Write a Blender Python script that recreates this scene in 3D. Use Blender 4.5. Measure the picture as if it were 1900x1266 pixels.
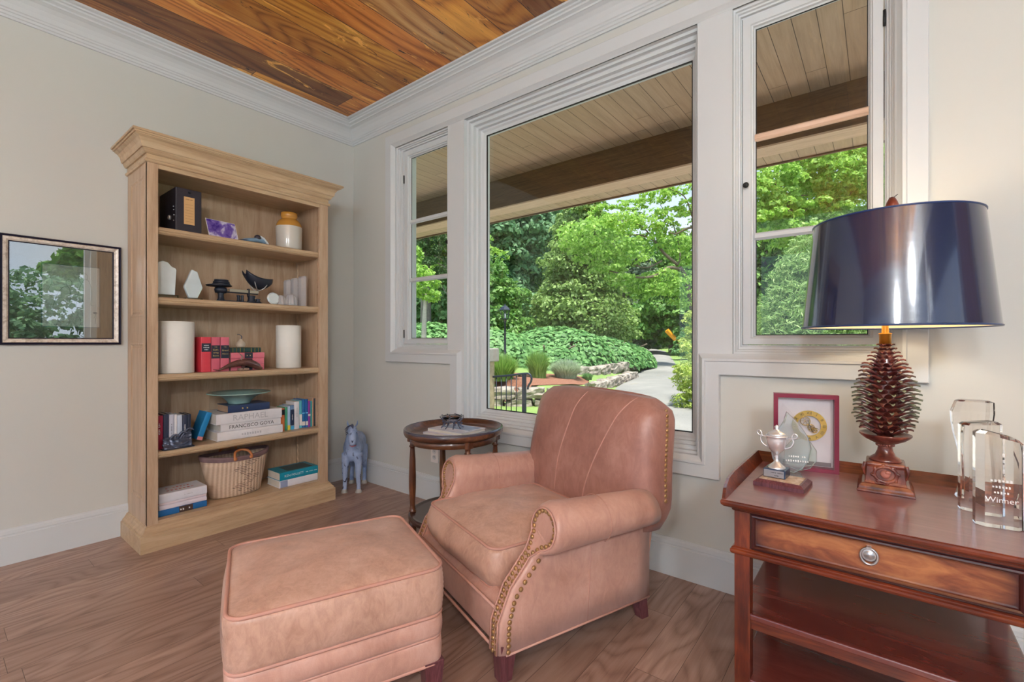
import bpy, math, random
import numpy as np
from mathutils import Vector, Matrix, noise as mnoise
PI = math.pi
for o in list(bpy.data.objects):
    bpy.data.objects.remove(o)
S = bpy.context.scene
COL = S.collection
R = random.Random(7)

# ------------------------------------------------------------ camera, light, exposure
FOCAL = 864.4
YAW = math.radians(38.178)
CAM = Vector((3.400, -2.208, 1.10))
cd = bpy.data.cameras.new('camera'); cam = bpy.data.objects.new('camera', cd); COL.objects.link(cam)
cam.location = CAM; cam.rotation_euler = (math.radians(90), 0, YAW)
cd.sensor_width = 36; cd.lens = FOCAL * 36 / 1900; cd.shift_y = 3 / 1900
cd.clip_start = 0.05; cd.clip_end = 400
S.camera = cam
S.view_settings.view_transform = 'Standard'
S.view_settings.look = 'None'
S.view_settings.gamma = 1
S.view_settings.use_curve_mapping = False
S.view_settings.exposure = 0.12

SKY_STRENGTH = 1.55
SUN_STRENGTH = 7.8
W = bpy.data.worlds.new('sky'); S.world = W; W.use_nodes = True
wt = W.node_tree; wt.nodes.clear()
wo = wt.nodes.new('ShaderNodeOutputWorld'); wb = wt.nodes.new('ShaderNodeBackground')
tc = wt.nodes.new('ShaderNodeTexCoord'); sep = wt.nodes.new('ShaderNodeSeparateXYZ')
rp = wt.nodes.new('ShaderNodeValToRGB'); nz = wt.nodes.new('ShaderNodeTexNoise'); mx = wt.nodes.new('ShaderNodeMix'); cr = wt.nodes.new('ShaderNodeValToRGB')
mx.data_type = 'RGBA'
wt.links.new(tc.outputs['Generated'], sep.inputs[0]); wt.links.new(sep.outputs['Z'], rp.inputs[0])
rp.color_ramp.elements[0].position = 0.0; rp.color_ramp.elements[0].color = (0.66, 0.74, 0.88, 1)
rp.color_ramp.elements[1].position = 0.55; rp.color_ramp.elements[1].color = (0.35, 0.49, 0.78, 1)
wt.links.new(tc.outputs['Generated'], nz.inputs['Vector']); nz.inputs['Scale'].default_value = 3.2; nz.inputs['Detail'].default_value = 6
wt.links.new(nz.outputs[0], cr.inputs[0]); cr.color_ramp.elements[0].position = 0.50; cr.color_ramp.elements[1].position = 0.72
wt.links.new(cr.outputs[0], mx.inputs['Factor']); wt.links.new(rp.outputs[0], mx.inputs['A']); mx.inputs['B'].default_value = (0.74, 0.75, 0.78, 1)
wt.links.new(mx.outputs['Result'], wb.inputs['Color']); wb.inputs['Strength'].default_value = SKY_STRENGTH
wt.links.new(wb.outputs[0], wo.inputs[0])

def light(name, kind, loc, power, color=(1, 1, 1), rot=(0, 0, 0), size=1.0, size_y=None, shape=None, spread=None):
    l = bpy.data.lights.new(name, kind); l.energy = power; l.color = color
    if kind == 'AREA':
        l.size = size
        if size_y: l.shape = 'RECTANGLE'; l.size_y = size_y
        if shape: l.shape = shape
        if spread: l.spread = spread
    elif kind == 'SUN': l.angle = size
    else: l.shadow_soft_size = size
    o = bpy.data.objects.new(name, l); COL.objects.link(o); o.location = loc; o.rotation_euler = rot
    return o
sun = light('sun', 'SUN', (-20, 5, 30), SUN_STRENGTH, (1.0, 0.95, 0.86), size=math.radians(6))
sun.rotation_euler = Vector((0.20, -0.17, 0.965)).to_track_quat('Z', 'Y').to_euler()
# added area lamps that boost the daylight through the glazing behind the camera
DAY_RIGHT, DAY_FRONT = 850.0, 850.0
def aimed(name, loc, to, power, sx, sy):
    o = light(name, 'AREA', loc, power, (0.86, 0.93, 1.0), size=sx, size_y=sy); o.rotation_euler = (Vector(to)-Vector(loc)).to_track_quat('-Z', 'Y').to_euler(); return o
aimed('daylight_fill_right', (7.6, -2.9, 5.2), (2.2, -2.6, .9), DAY_RIGHT, 3.6, 3.0)
aimed('daylight_fill_front', (2.6, -8.2, 5.4), (2.4, -2.0, .9), DAY_FRONT, 3.8, 3.0)

# two unseen opal globes added behind the camera as fill light
FILL_GLOBES = [(3.75, -4.5, 2.2), (4.6, -3.3, 2.2)]; FILL_GLOBE_L = 90.0

# ------------------------------------------------------------ mesh helpers
class MB:
    def __init__(s): s.v = []; s.f = []; s.m = []; s.s = []
    def add(s, vs, fs, mi=0, sm=False):
        n = len(s.v); s.v += [tuple(v) for v in vs]
        for f in fs: s.f.append(tuple(i + n for i in f)); s.m.append(mi); s.s.append(sm)
        return s
    def box(s, x0, y0, z0, x1, y1, z1, mi=0, M=None):
        vs = [Vector(p) for p in ((x0,y0,z0),(x1,y0,z0),(x1,y1,z0),(x0,y1,z0),(x0,y0,z1),(x1,y0,z1),(x1,y1,z1),(x0,y1,z1))]
        if M: vs = [M @ v for v in vs]
        return s.add(vs, [(0,3,2,1),(4,5,6,7),(0,1,5,4),(1,2,6,5),(2,3,7,6),(3,0,4,7)], mi)
    def lathe(s, prof, n=32, c=(0,0,0), mi=0, sm=True, sx=1.0, sy=1.0, M=None, caps=True):
        vs = []
        for r, z in prof:
            for i in range(n):
                a = 2*PI*i/n; v = Vector((c[0]+r*sx*math.cos(a), c[1]+r*sy*math.sin(a), c[2]+z)); vs.append(M @ v if M else v)
        fs = [(k*n+i, k*n+(i+1)%n, (k+1)*n+(i+1)%n, (k+1)*n+i) for k in range(len(prof)-1) for i in range(n)]
        s.add(vs, fs, mi, sm)
        if caps:
            base = len(s.v) - len(vs)
            s.f.append(tuple(base+i for i in reversed(range(n)))); s.m.append(mi); s.s.append(False)
            s.f.append(tuple(base+(len(prof)-1)*n+i for i in range(n))); s.m.append(mi); s.s.append(False)
        return s
    def tube(s, pts, rad, n=8, mi=0, closed=False, sm=True, flat=None):
        pts = [Vector(p) for p in pts]; k = len(pts)
        rad = rad if isinstance(rad, (list, tuple)) else [rad]*k
        up = None; vs = []
        for i, p in enumerate(pts):
            if closed: t = pts[(i+1) % k] - pts[i-1]
            else: t = pts[min(i+1, k-1)] - pts[max(i-1, 0)]
            t = t.normalized() if t.length > 1e-9 else Vector((0,0,1))
            if up is None:
                up = Vector((0,0,1)) if abs(t.z) < 0.9 else Vector((1,0,0))
            a = up - t*up.dot(t)
            if a.length < 1e-6: a = Vector((1,0,0)) - t*t.x
            a.normalize(); b = t.cross(a); up = a
            fl = flat or 1.0
            for j in range(n):
                an = 2*PI*j/n; vs.append(p + a*math.cos(an)*rad[i]*fl + b*math.sin(an)*rad[i])
        fs = [(i*n+j, i*n+(j+1)%n, (i+1)*n+(j+1)%n, (i+1)*n+j) for i in range(k-1) for j in range(n)]
        if closed: fs += [((k-1)*n+j, (k-1)*n+(j+1)%n, (j+1)%n, j) for j in range(n)]
        s.add(vs, fs, mi, sm)
        if not closed:
            b0 = len(s.v) - len(vs)
            s.f.append(tuple(b0+j for j in reversed(range(n)))); s.m.append(mi); s.s.append(False)
            s.f.append(tuple(b0+(k-1)*n+j for j in range(n))); s.m.append(mi); s.s.append(False)
        return s
    def prism(s, poly, fn, a, b, mi=0, sm=False):
        # poly 2D points, fn(u, v, t) -> 3D
        n = len(poly); vs = [fn(u, v, a) for u, v in poly] + [fn(u, v, b) for u, v in poly]
        fs = [tuple(reversed(range(n))), tuple(range(n, 2*n))]
        s.add(vs, fs, mi, False); base = len(s.v) - 2*n
        for i in range(n):
            s.f.append((base+i, base+(i+1)%n, base+n+(i+1)%n, base+n+i)); s.m.append(mi); s.s.append(sm)
        return s
    def loops(s, ls, mi=0, sm=True, cap0=True, cap1=True, close=True):
        n = len(ls[0]); vs = [p for l in ls for p in l]
        m = n if close else n-1
        fs = [(k*n+i, k*n+(i+1)%n, (k+1)*n+(i+1)%n, (k+1)*n+i) for k in range(len(ls)-1) for i in range(m)]
        s.add(vs, fs, mi, sm); b = len(s.v) - len(vs)
        if cap0: s.f.append(tuple(b+i for i in reversed(range(n)))); s.m.append(mi); s.s.append(False)
        if cap1: s.f.append(tuple(b+(len(ls)-1)*n+i for i in range(n))); s.m.append(mi); s.s.append(False)
        return s
    def ball(s, c, r, n=10, mi=0, M=None):
        rr = r if isinstance(r, (tuple, list)) else (r, r, r)
        prof = [(math.sin(PI*k/n), -math.cos(PI*k/n)) for k in range(1, n)]
        vs = []; m = n*2 if n > 4 else 8
        for pr, pz in prof:
            for i in range(m):
                a = 2*PI*i/m; v = Vector((rr[0]*pr*math.cos(a), rr[1]*pr*math.sin(a), rr[2]*pz))
                if M: v = M @ v
                vs.append(Vector(c)+v)
        bt = Vector((0,0,-rr[2])); tp = Vector((0,0,rr[2]))
        if M: bt = M @ bt; tp = M @ tp
        vs += [Vector(c)+bt, Vector(c)+tp]; L = len(prof)
        fs = [(k*m+i, k*m+(i+1)%m, (k+1)*m+(i+1)%m, (k+1)*m+i) for k in range(L-1) for i in range(m)]
        fs += [(L*m, (i+1)%m, i) for i in range(m)] + [((L-1)*m+i, (L-1)*m+(i+1)%m, L*m+1) for i in range(m)]
        return s.add(vs, fs, mi, True)
    def build(s, name, mat, parent=None, bevel=0, sub=0, fix=True, auto=None):
        me = bpy.data.meshes.new(name); me.from_pydata(s.v, [], s.f); me.update()
        mats = mat if isinstance(mat, (list, tuple)) else [mat]
        for m in mats: me.materials.append(m)
        me.polygons.foreach_set('material_index', s.m); me.polygons.foreach_set('use_smooth', s.s)
        if fix:
            import bmesh
            bm = bmesh.new(); bm.from_mesh(me); bmesh.ops.recalc_face_normals(bm, faces=bm.faces); bm.to_mesh(me); bm.free()
        o = bpy.data.objects.new(name, me); COL.objects.link(o)
        if parent: o.parent = parent
        if bevel:
            b = o.modifiers.new('bevel', 'BEVEL'); b.width = bevel; b.segments = 2; b.limit_method = 'ANGLE'; b.angle_limit = math.radians(40); b.harden_normals = False
        if sub:
            b = o.modifiers.new('sub', 'SUBSURF'); b.levels = sub; b.render_levels = sub
        return o

def tag(o, label=None, cat=None, group=None, kind=None):
    if label: o['label'] = label
    if cat: o['category'] = cat
    if group: o['group'] = group
    if kind: o['kind'] = kind
    return o
def thing(name, label, cat, loc=(0,0,0), rz=0.0, group=None):
    o = bpy.data.objects.new(name, None); COL.objects.link(o); o.empty_display_size = 0.05
    o.location = loc; o.rotation_euler = (0, 0, rz)
    return tag(o, label, cat, group)
def struct(o): o['kind'] = 'structure'; return o
def lerp(a, b, t): return a + (b-a)*t
def interp(x, xs, ys): return float(np.interp(x, xs, ys))
def bez(p0, p1, p2, n=10):
    p0, p1, p2 = Vector(p0), Vector(p1), Vector(p2)
    return [p0*(1-t)**2 + p1*2*t*(1-t) + p2*t*t for t in [i/n for i in range(n+1)]]
def catmull(pts, n=6, closed=False):
    P = [Vector(p) for p in pts]; out = []
    k = len(P); rng = range(k if closed else k-1)
    for i in rng:
        if closed: a, b, c, d = P[i-1], P[i], P[(i+1) % k], P[(i+2) % k]
        else: a, b, c, d = P[max(i-1,0)], P[i], P[i+1], P[min(i+2,k-1)]
        for j in range(n):
            t = j/n
            out.append(0.5*((2*b) + (c-a)*t + (2*a-5*b+4*c-d)*t*t + (3*b-a-3*c+d)*t**3))
    if not closed: out.append(P[-1])
    return out

_fonts = {}
def text(name, s, size, mat, parent, origin, xd, yd, align='CENTER', sx=1.0, ex=0.0):
    if isinstance(s, tuple):      # lettering too small to read in the photograph: worn marks, given as word lengths
        xd = Vector(xd).normalized(); yd = Vector(yd).normalized(); O = Vector(origin); mb = MB(); w = size*.58
        n = sum(s) + len(s) - 1; p = -n*w/2 if align == 'CENTER' else 0
        for count in s:
            for k in range(count):
                hh = size*(.22+.06*((k*7) % 3)); mb.add([O+xd*(p+w*.14)-yd*hh, O+xd*(p+w*.72)-yd*hh, O+xd*(p+w*.72)+yd*hh*.6, O+xd*(p+w*.14)+yd*hh], [(0,1,2,3)]); p += w
            p += w
        return mb.build(name, mat, parent, fix=False)
    cu = bpy.data.curves.new('t', 'FONT'); cu.body = s; cu.size = size; cu.align_x = align; cu.align_y = 'CENTER'; cu.resolution_u = 2
    cu.extrude = ex
    ob = bpy.data.objects.new('t', cu); COL.objects.link(ob)
    dg = bpy.context.evaluated_depsgraph_get(); dg.update()
    me = bpy.data.meshes.new_from_object(ob.evaluated_get(dg))
    bpy.data.objects.remove(ob); bpy.data.curves.remove(cu)
    xd = Vector(xd).normalized(); yd = Vector(yd).normalized(); zd = xd.cross(yd); O = Vector(origin)
    for v in me.vertices:
        c = v.co.copy(); v.co = O + xd*c.x*sx + yd*c.y + zd*c.z
    me.materials.clear(); me.materials.append(mat); me.name = name
    o = bpy.data.objects.new(name, me); COL.objects.link(o)
    if parent: o.parent = parent
    return o
# ------------------------------------------------------------ materials
def srgb(r, g, b):
    f = lambda c: ((c/255)/12.92 if c/255 <= 0.04045 else ((c/255+0.055)/1.055)**2.4)
    return (f(r), f(g), f(b), 1)
class N:
    def __init__(s, name):
        s.m = bpy.data.materials.new(name); s.m.use_nodes = True; s.t = s.m.node_tree
        s.b = s.t.nodes['Principled BSDF']; s.out = s.t.nodes['Material Output']; s._tc = None
    def n(s, typ, **kw):
        x = s.t.nodes.new('ShaderNode'+typ)
        for k, v in kw.items():
            if k.startswith('_'): setattr(x, k[1:], v)
        return x
    def l(s, a, b): s.t.links.new(a, b)
    def co(s, kind='Object'):
        if s._tc is None: s._tc = s.n('TexCoord')
        return s._tc.outputs[kind]
    def pos(s):
        return s.n('NewGeometry').outputs['Position']
    def map(s, v, scale=(1,1,1), rot=(0,0,0), loc=(0,0,0)):
        x = s.n('Mapping'); s.l(v, x.inputs['Vector']); x.inputs['Scale'].default_value = scale; x.inputs['Rotation'].default_value = rot; x.inputs['Location'].default_value = loc
        return x.outputs[0]
    def noise(s, v, scale=5, detail=4, rough=0.55, dist=0.0, out=0):
        x = s.n('TexNoise'); s.l(v, x.inputs['Vector']); x.inputs['Scale'].default_value = scale; x.inputs['Detail'].default_value = detail
        x.inputs['Roughness'].default_value = rough; x.inputs['Distortion'].default_value = dist
        return x.outputs[out]
    def vor(s, v, scale=5, feat='F1', out='Distance'):
        x = s.n('TexVoronoi'); x.feature = feat; s.l(v, x.inputs['Vector']); x.inputs['Scale'].default_value = scale
        return x.outputs[out]
    def ramp(s, f, stops):
        x = s.n('ValToRGB'); s.l(f, x.inputs[0]); e = x.color_ramp.elements
        while len(e) < len(stops): e.new(0.5)
        for i, (p, c) in enumerate(stops):
            e[i].position = p; e[i].color = c if len(c) == 4 else (*c, 1)
        return x.outputs[0]
    def mix(s, f, a, b, mode='MIX'):
        x = s.n('Mix'); x.data_type = 'RGBA'; x.blend_type = mode
        for inp, v in (('Factor', f), ('A', a), ('B', b)):
            i = x.inputs[0] if inp == 'Factor' else x.inputs[6 if inp == 'A' else 7]
            if hasattr(v, 'is_output'): s.l(v, i)
            else: i.default_value = v
        return x.outputs[2]
    def math(s, op, a, b=0.0, c=0.0):
        x = s.n('Math'); x.operation = op
        for i, v in enumerate((a, b, c)):
            if hasattr(v, 'is_output'): s.l(v, x.inputs[i])
            elif i < len(x.inputs): x.inputs[i].default_value = v
        return x.outputs[0]
    def bump(s, h, st=0.2, d=0.01):
        x = s.n('Bump'); s.l(h, x.inputs['Height']); x.inputs['Strength'].default_value = st; x.inputs['Distance'].default_value = d
        s.l(x.outputs[0], s.b.inputs['Normal']); return x.outputs[0]
    def set(s, **kw):
        names = dict(color='Base Color', rough='Roughness', metal='Metallic', coat='Coat Weight', crough='Coat Roughness', spec='Specular IOR Level', ior='IOR', trans='Transmission Weight', emis='Emission Color', estr='Emission Strength', sheen='Sheen Weight', alpha='Alpha', sss='Subsurface Weight')
        for k, v in kw.items():
            i = s.b.inputs[names[k]]
            if hasattr(v, 'is_output'): s.l(v, i)
            else: i.default_value = v
        return s
def flat(name, c, rough=0.5, metal=0.0, coat=0.0, var=0.06, **kw):
    x = N(name); c = c if len(c) == 4 else (*c, 1)
    n = x.noise(x.co(), 14, 3)
    d = tuple(v*(1-var) for v in c[:3]) + (1,); u = tuple(min(1, v*(1+var)) for v in c[:3]) + (1,)
    x.set(color=x.ramp(n, [(0.3, d), (0.7, u)]), rough=rough, metal=metal, coat=coat, **kw)
    return x.m
def wood(name, cols, axis=2, scale=1.0, rough=0.45, coat=0.0, stretch=14, blotch=None, bump=0.05, dist=1.2):
    x = N(name); sc = [stretch*scale]*3; sc[axis] = scale
    v = x.map(x.co(), tuple(sc))
    g = x.noise(v, 3.0, 8, 0.6, dist)
    v2 = x.map(x.co(), tuple(k*4 for k in sc)); g2 = x.noise(v2, 4.0, 4, 0.7)
    gg = x.math('ADD', x.math('MULTIPLY', g, 0.75), x.math('MULTIPLY', g2, 0.25))
    c = x.ramp(gg, [(0.33, cols[0]), (0.5, cols[1]), (0.66, cols[2])])
    if blotch:
        b = x.noise(x.co(), 5*scale, 3); c = x.mix(x.ramp(b, [(0.4, (0,0,0)), (0.65, (1,1,1))]), c, x.mix(0.6, c, blotch), 'MIX')
    x.set(color=c, rough=rough, coat=coat, crough=0.15); x.bump(gg, bump, 0.004)
    return x.m
def planks(name, cols, along='Y', width=0.125, length=1.1, gap=0.0016, rough=0.4, seam=(0.05,0.03,0.02,1), grain=1.0, contrast=(0.3,0.7), tint=None, streak=None, bump=0.15, wbump=0.0, coat=0.0, hues=None, rings=0.0):
    x = N(name); P = x.n('SeparateXYZ'); x.l(x.pos(), P.inputs[0])
    u = P.outputs['X' if along == 'Y' else 'Y']; w = P.outputs['Y' if along == 'Y' else 'X']
    row = x.math('FLOOR', x.math('DIVIDE', u, width)); fr = x.math('FRACT', x.math('DIVIDE', u, width))
    wn = x.n('TexWhiteNoise'); wn.noise_dimensions = '1D'; x.l(row, wn.inputs['W'])
    ww = x.math('ADD', x.math('DIVIDE', w, length), x.math('MULTIPLY', wn.outputs['Value'], 7.3))
    col = x.math('FLOOR', ww); fc = x.math('FRACT', ww)
    cb = x.n('CombineXYZ'); x.l(row, cb.inputs[0]); x.l(col, cb.inputs[1])
    wn2 = x.n('TexWhiteNoise'); wn2.noise_dimensions = '3D'; x.l(cb.outputs[0], wn2.inputs['Vector'])
    rnd = wn2.outputs['Value']
    s1 = x.math('LESS_THAN', fr, gap/width); s2 = x.math('LESS_THAN', fc, gap/length)
    sm = x.math('MAXIMUM', s1, s2)
    gv = x.n('CombineXYZ')
    x.l(x.math('ADD', x.math('MULTIPLY', u, 16.0*grain), x.math('MULTIPLY', rnd, 40.0)), gv.inputs[0])
    x.l(x.math('MULTIPLY', w, 1.3*grain), gv.inputs[1]); x.l(x.math('MULTIPLY', rnd, 90.0), gv.inputs[2])
    g = x.noise(gv.outputs[0], 1.6, 9, 0.62, 1.6)
    gv2 = x.map(gv.outputs[0], (5, 1.5, 1)); g2 = x.noise(gv2, 3.0, 3, 0.6)
    gg = x.math('ADD', x.math('MULTIPLY', g, 0.7), x.math('MULTIPLY', g2, 0.3))
    if rings:
        rv = x.map(gv.outputs[0], (.16, .42, 1)); rn = x.noise(rv, 1.3, 2, .5, .3); rg = x.math('ABSOLUTE', x.math('SINE', x.math('MULTIPLY', rn, 70.0)))
        gg = x.math('ADD', x.math('MULTIPLY', gg, 1-rings), x.math('MULTIPLY', rg, rings))
    lo, hi = contrast
    c = x.ramp(gg, [(lo, cols[0]), ((lo+hi)/2, cols[1]), (hi, cols[2])])
    if hues:
        hc = x.ramp(rnd, [(i/len(hues), h) for i, h in enumerate(hues)]); hc.node.color_ramp.interpolation = 'CONSTANT'; c = x.mix(1.0, c, hc, 'MULTIPLY')
    if tint: c = x.mix(x.math('MULTIPLY', rnd, tint[0]), c, tint[1], 'MIX')
    if streak:
        sv = x.map(gv.outputs[0], (1.0, 2.6, 1)); st = x.noise(sv, 2.4, 6, 0.75, 0.8)
        c = x.mix(x.ramp(st, [(streak[0], (0,0,0)), (streak[0]+0.05, (1,1,1))]), c, streak[1])
        if len(streak) > 2:
            sv2 = x.map(gv.outputs[0], (0.7, 1.6, 1), loc=(5, 3, 2)); st2 = x.noise(sv2, 2.0, 5, 0.7, 1.0)
            c = x.mix(x.ramp(st2, [(streak[2], (0,0,0)), (streak[2]+0.06, (1,1,1))]), c, streak[3])
    c = x.mix(sm, c, seam)
    x.set(color=c, rough=rough, coat=coat)
    h = x.math('SUBTRACT', x.math('MULTIPLY', gg, 0.35), x.math('MULTIPLY', sm, 1.0)); x.bump(h, bump, 0.004)
    return x.m
def glassm(name, tint=(0.97, 0.99, 0.985), ior=1.45, base=0.0):
    x = N(name); x.t.nodes.remove(x.b)
    tr = x.n('BsdfTransparent'); tr.inputs[0].default_value = (*tint, 1); gl = x.n('BsdfGlossy'); gl.inputs['Roughness'].default_value = 0.0
    lw = x.n('LayerWeight'); lw.inputs[0].default_value = 0.5; ms = x.n('MixShader'); r0 = ((ior-1)/(ior+1))**2 + base
    x.l(x.math('ADD', x.math('MULTIPLY', x.math('POWER', lw.outputs['Facing'], 5.0), 1-r0), r0), ms.inputs[0]); x.l(tr.outputs[0], ms.inputs[1]); x.l(gl.outputs[0], ms.inputs[2]); x.l(ms.outputs[0], x.out.inputs[0])
    return x.m
def crystal(name, tint=(1,1,1), rough=0.0):
    x = N(name); x.set(color=(*tint, 1), rough=rough, trans=1.0, ior=1.5); return x.m
def leafm(name, c1, c2, tr=0.35, rough=0.6):
    x = N(name); x.t.nodes.remove(x.b)
    g = x.n('NewGeometry'); c = x.ramp(g.outputs['Random Per Island'], [(0.0, c1), (1.0, c2)])
    df = x.n('BsdfDiffuse'); tl = x.n('BsdfTranslucent'); gs = x.n('BsdfGlossy'); gs.inputs['Roughness'].default_value = 0.55; gs.inputs[0].default_value = (0.5, 0.55, 0.45, 1)
    x.l(c, df.inputs[0]); x.l(c, tl.inputs[0]); m1 = x.n('MixShader'); m1.inputs[0].default_value = tr
    x.l(df.outputs[0], m1.inputs[1]); x.l(tl.outputs[0], m1.inputs[2]); m2 = x.n('MixShader'); m2.inputs[0].default_value = 0.06
    x.l(m1.outputs[0], m2.inputs[1]); x.l(gs.outputs[0], m2.inputs[2]); x.l(m2.outputs[0], x.out.inputs[0])
    return x.m

M = {}
def paint(name, c, rough=0.55):
    x = N(name); n = x.noise(x.co(), 1.3, 2); d = tuple(v*0.985 for v in c[:3]) + (1,)
    x.set(color=x.mix(n, c, d), rough=rough, spec=0.35); x.bump(x.noise(x.co(), 220, 2), 0.03, 0.001); return x.m
M['wall'] = paint('wall_paint', srgb(203, 205, 201))
M['trim'] = paint('trim_paint', srgb(206, 211, 214), 0.4)
M['floor'] = planks('oak_floor', [srgb(120, 92, 80), srgb(160, 130, 116), srgb(182, 154, 140)], 'Y', 0.125, 1.15, 0.0014, 0.33, srgb(64, 44, 36), 0.9, (0.28, 0.70), (0.45, srgb(128, 100, 88)), bump=0.10, rings=0.22)
M['ceiling'] = planks('reclaimed_ceiling', [srgb(160, 118, 62), srgb(224, 184, 112), srgb(255, 232, 164)], 'Y', 0.215, 3.4, 0.004, 0.42, srgb(34, 16, 8), 0.50, (0.32, 0.68), None, (0.60, srgb(60, 34, 18), 0.585, srgb(255, 196, 100)), bump=0.5, coat=0.15, rings=0.22, hues=[srgb(226,184,110), srgb(176,134,100), srgb(244,196,130), srgb(206,160,96), srgb(150,112,88), srgb(236,176,120), srgb(214,186,170), srgb(250,204,130)])
M['porch'] = planks('porch_boards', [srgb(158, 130, 106), srgb(186, 158, 132), srgb(202, 174, 150)], 'Y', 0.116, 1.6, 0.004, 0.5, srgb(70, 52, 36), 0.5, (0.25, 0.75), (0.4, srgb(172, 142, 116)), bump=0.1)
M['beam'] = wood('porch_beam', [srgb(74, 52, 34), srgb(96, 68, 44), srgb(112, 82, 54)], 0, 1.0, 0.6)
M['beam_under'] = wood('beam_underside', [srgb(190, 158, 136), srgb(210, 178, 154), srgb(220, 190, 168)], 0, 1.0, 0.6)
M['oak'] = wood('pale_oak', [srgb(170, 141, 114), srgb(188, 160, 132), srgb(200, 174, 148)], 2, 1.0, 0.42, 0.1, 9, bump=.02, dist=.5)
M['oak_h'] = wood('pale_oak_rails', [srgb(172, 144, 114), srgb(192, 165, 132), srgb(204, 180, 148)], 1, 1.0, 0.42, 0.1, 9, bump=.02, dist=.5)
def cherry(name, axis):
    return wood(name, [srgb(62, 20, 12), srgb(118, 48, 26), srgb(156, 78, 40)], axis, 1.2, 0.28, 0.5, 10, srgb(46, 12, 12))
M['cherry_x'] = cherry('cherry_wood_rails', 0); M['cherry_z'] = cherry('cherry_wood_legs', 2)
M['cherry_top'] = wood('cherry_tabletop', [srgb(116, 68, 68), srgb(134, 82, 82), srgb(148, 96, 94)], 0, 0.6, 0.3, 0.9, 6)  # pinker, paler than the cherry: reflected wall sheen put into the colour
M['walnut'] = wood('walnut_table', [srgb(58, 30, 20), srgb(108, 62, 38), srgb(146, 94, 58)], 2, 1.5, 0.3, 0.5, 8, srgb(52, 24, 18))
M['walnut_x'] = wood('walnut_tray', [srgb(60, 34, 24), srgb(104, 64, 42), srgb(140, 92, 60)], 0, 1.0, 0.3, 0.6, 8, srgb(52, 28, 24))
M['walnut_dk'] = wood('walnut_shelf', [srgb(44, 26, 26), srgb(62, 38, 36), srgb(78, 50, 46)], 0, 1.0, 0.25, 0.6, 8)
M['leg'] = wood('mahogany_leg', [srgb(74, 36, 44), srgb(102, 56, 64), srgb(126, 78, 86)], 2, 2, 0.35, 0.3)
def leather(name, a, b, c, scale=1.0):
    x = N(name); v = x.co()
    n1 = x.noise(v, 3.0*scale, 6, 0.6, 0.6); n2 = x.noise(x.map(v, (1.6, 1.6, 0.8)), 16*scale, 6, 0.7, 1.0)
    g = x.math('ADD', x.math('MULTIPLY', n1, 0.6), x.math('MULTIPLY', n2, 0.4))
    col = x.ramp(g, [(0.28, a), (0.50, b), (0.72, c)])
    sc = x.noise(x.map(v, (1, 1, 1), (0.4, 0.9, 0.3)), 60, 3, 0.8, 2.5)
    col = x.mix(x.ramp(sc, [(0.66, (0,0,0)), (0.74, (0.5,0.5,0.5))]), col, c)
    x.set(color=col, rough=x.ramp(n2, [(0.3, (0.28,)*3), (0.7, (0.44,)*3)]), spec=0.5, sheen=0.1)
    cr = x.vor(v, 320); wr = x.noise(x.map(v, (1, 1, 0.45)), 9, 4, 0.5, 0.8)
    x.bump(x.math('ADD', x.math('MULTIPLY', cr, 0.05), x.math('MULTIPLY', wr, 1.2)), 0.35, 0.006)
    return x.m
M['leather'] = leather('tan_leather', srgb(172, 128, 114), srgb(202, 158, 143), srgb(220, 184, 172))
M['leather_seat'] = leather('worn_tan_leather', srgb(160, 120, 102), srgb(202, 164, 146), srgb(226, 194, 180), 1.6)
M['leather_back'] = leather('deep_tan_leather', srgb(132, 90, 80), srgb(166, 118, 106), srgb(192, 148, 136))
M['piping'] = flat('leather_piping', srgb(200, 152, 138), 0.5)
M['brass'] = flat('antique_brass', srgb(178, 142, 98), 0.34, 0.6)
M['gold'] = flat('gold', srgb(206, 168, 84), 0.25, 0.9)
M['silver'] = flat('polished_silver', srgb(240, 242, 248), 0.25, 0.7)
M['pewter'] = flat('brushed_pewter', srgb(190, 192, 196), 0.3, 0.9)
x = N('opal_glass'); x.set(color=(.95,.93,.9,1), rough=.3, emis=(1,.96,.9,1), estr=4.0); M['opal'] = x.m
x = N('fill_globe_glass'); x.set(color=(.95,.93,.9,1), rough=.3, emis=(.90,.955,1,1), estr=FILL_GLOBE_L); M['brightener'] = x.m  # glow of the added fill-light globes
M['black'] = flat('black_iron', srgb(38, 44, 58), 0.42, 0.3)
M['black_hw'] = flat('black_hardware', srgb(18, 18, 20), 0.5)
M['bronze'] = flat('dark_bronze', srgb(84, 92, 112), 0.35, 0.6)
M['shade'] = flat('navy_gloss_shade', srgb(22, 30, 58), 0.2, 0.0, 0.7, 0.02)
M['glass'] = glassm('window_glass')
M['pglass'] = glassm('picture_glass', (0.96, 0.985, 0.98), 1.9, 0.24)
M['crystal'] = crystal('clear_crystal', (0.97, 1.0, 1.0))
M['painted_mirror_glass'] = flat('bevelled_glass', srgb(222,236,242), 0.05, 0.15, 1.0, var=0.05)  # bright reflections put into an opaque pale base colour
M['shiny'] = flat('cut_glass', srgb(236,238,244), 0.05, 0.0, 1.0, trans=0.6, var=0.03)  # white in the base colour stands in for highlights
M['flame'] = flat('flame_glass', srgb(226,238,242), 0.04, 0.0, 1.0, trans=0.8, var=0.03)  # partly white base colour stands in for window reflections
M['crystal_g'] = crystal('green_edge_crystal', (0.78, 0.95, 0.9))
M['acrylic'] = crystal('clear_acrylic', (1.0, 0.985, 0.965))
M['wax'] = flat('cream_wax', srgb(232, 232, 226), 0.55, sss=0.0, var=0.02)
M['paper'] = flat('book_pages', srgb(214, 208, 196), 0.8)
M['white'] = flat('white_paint', srgb(232, 230, 228), 0.5, var=0.02)
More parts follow.
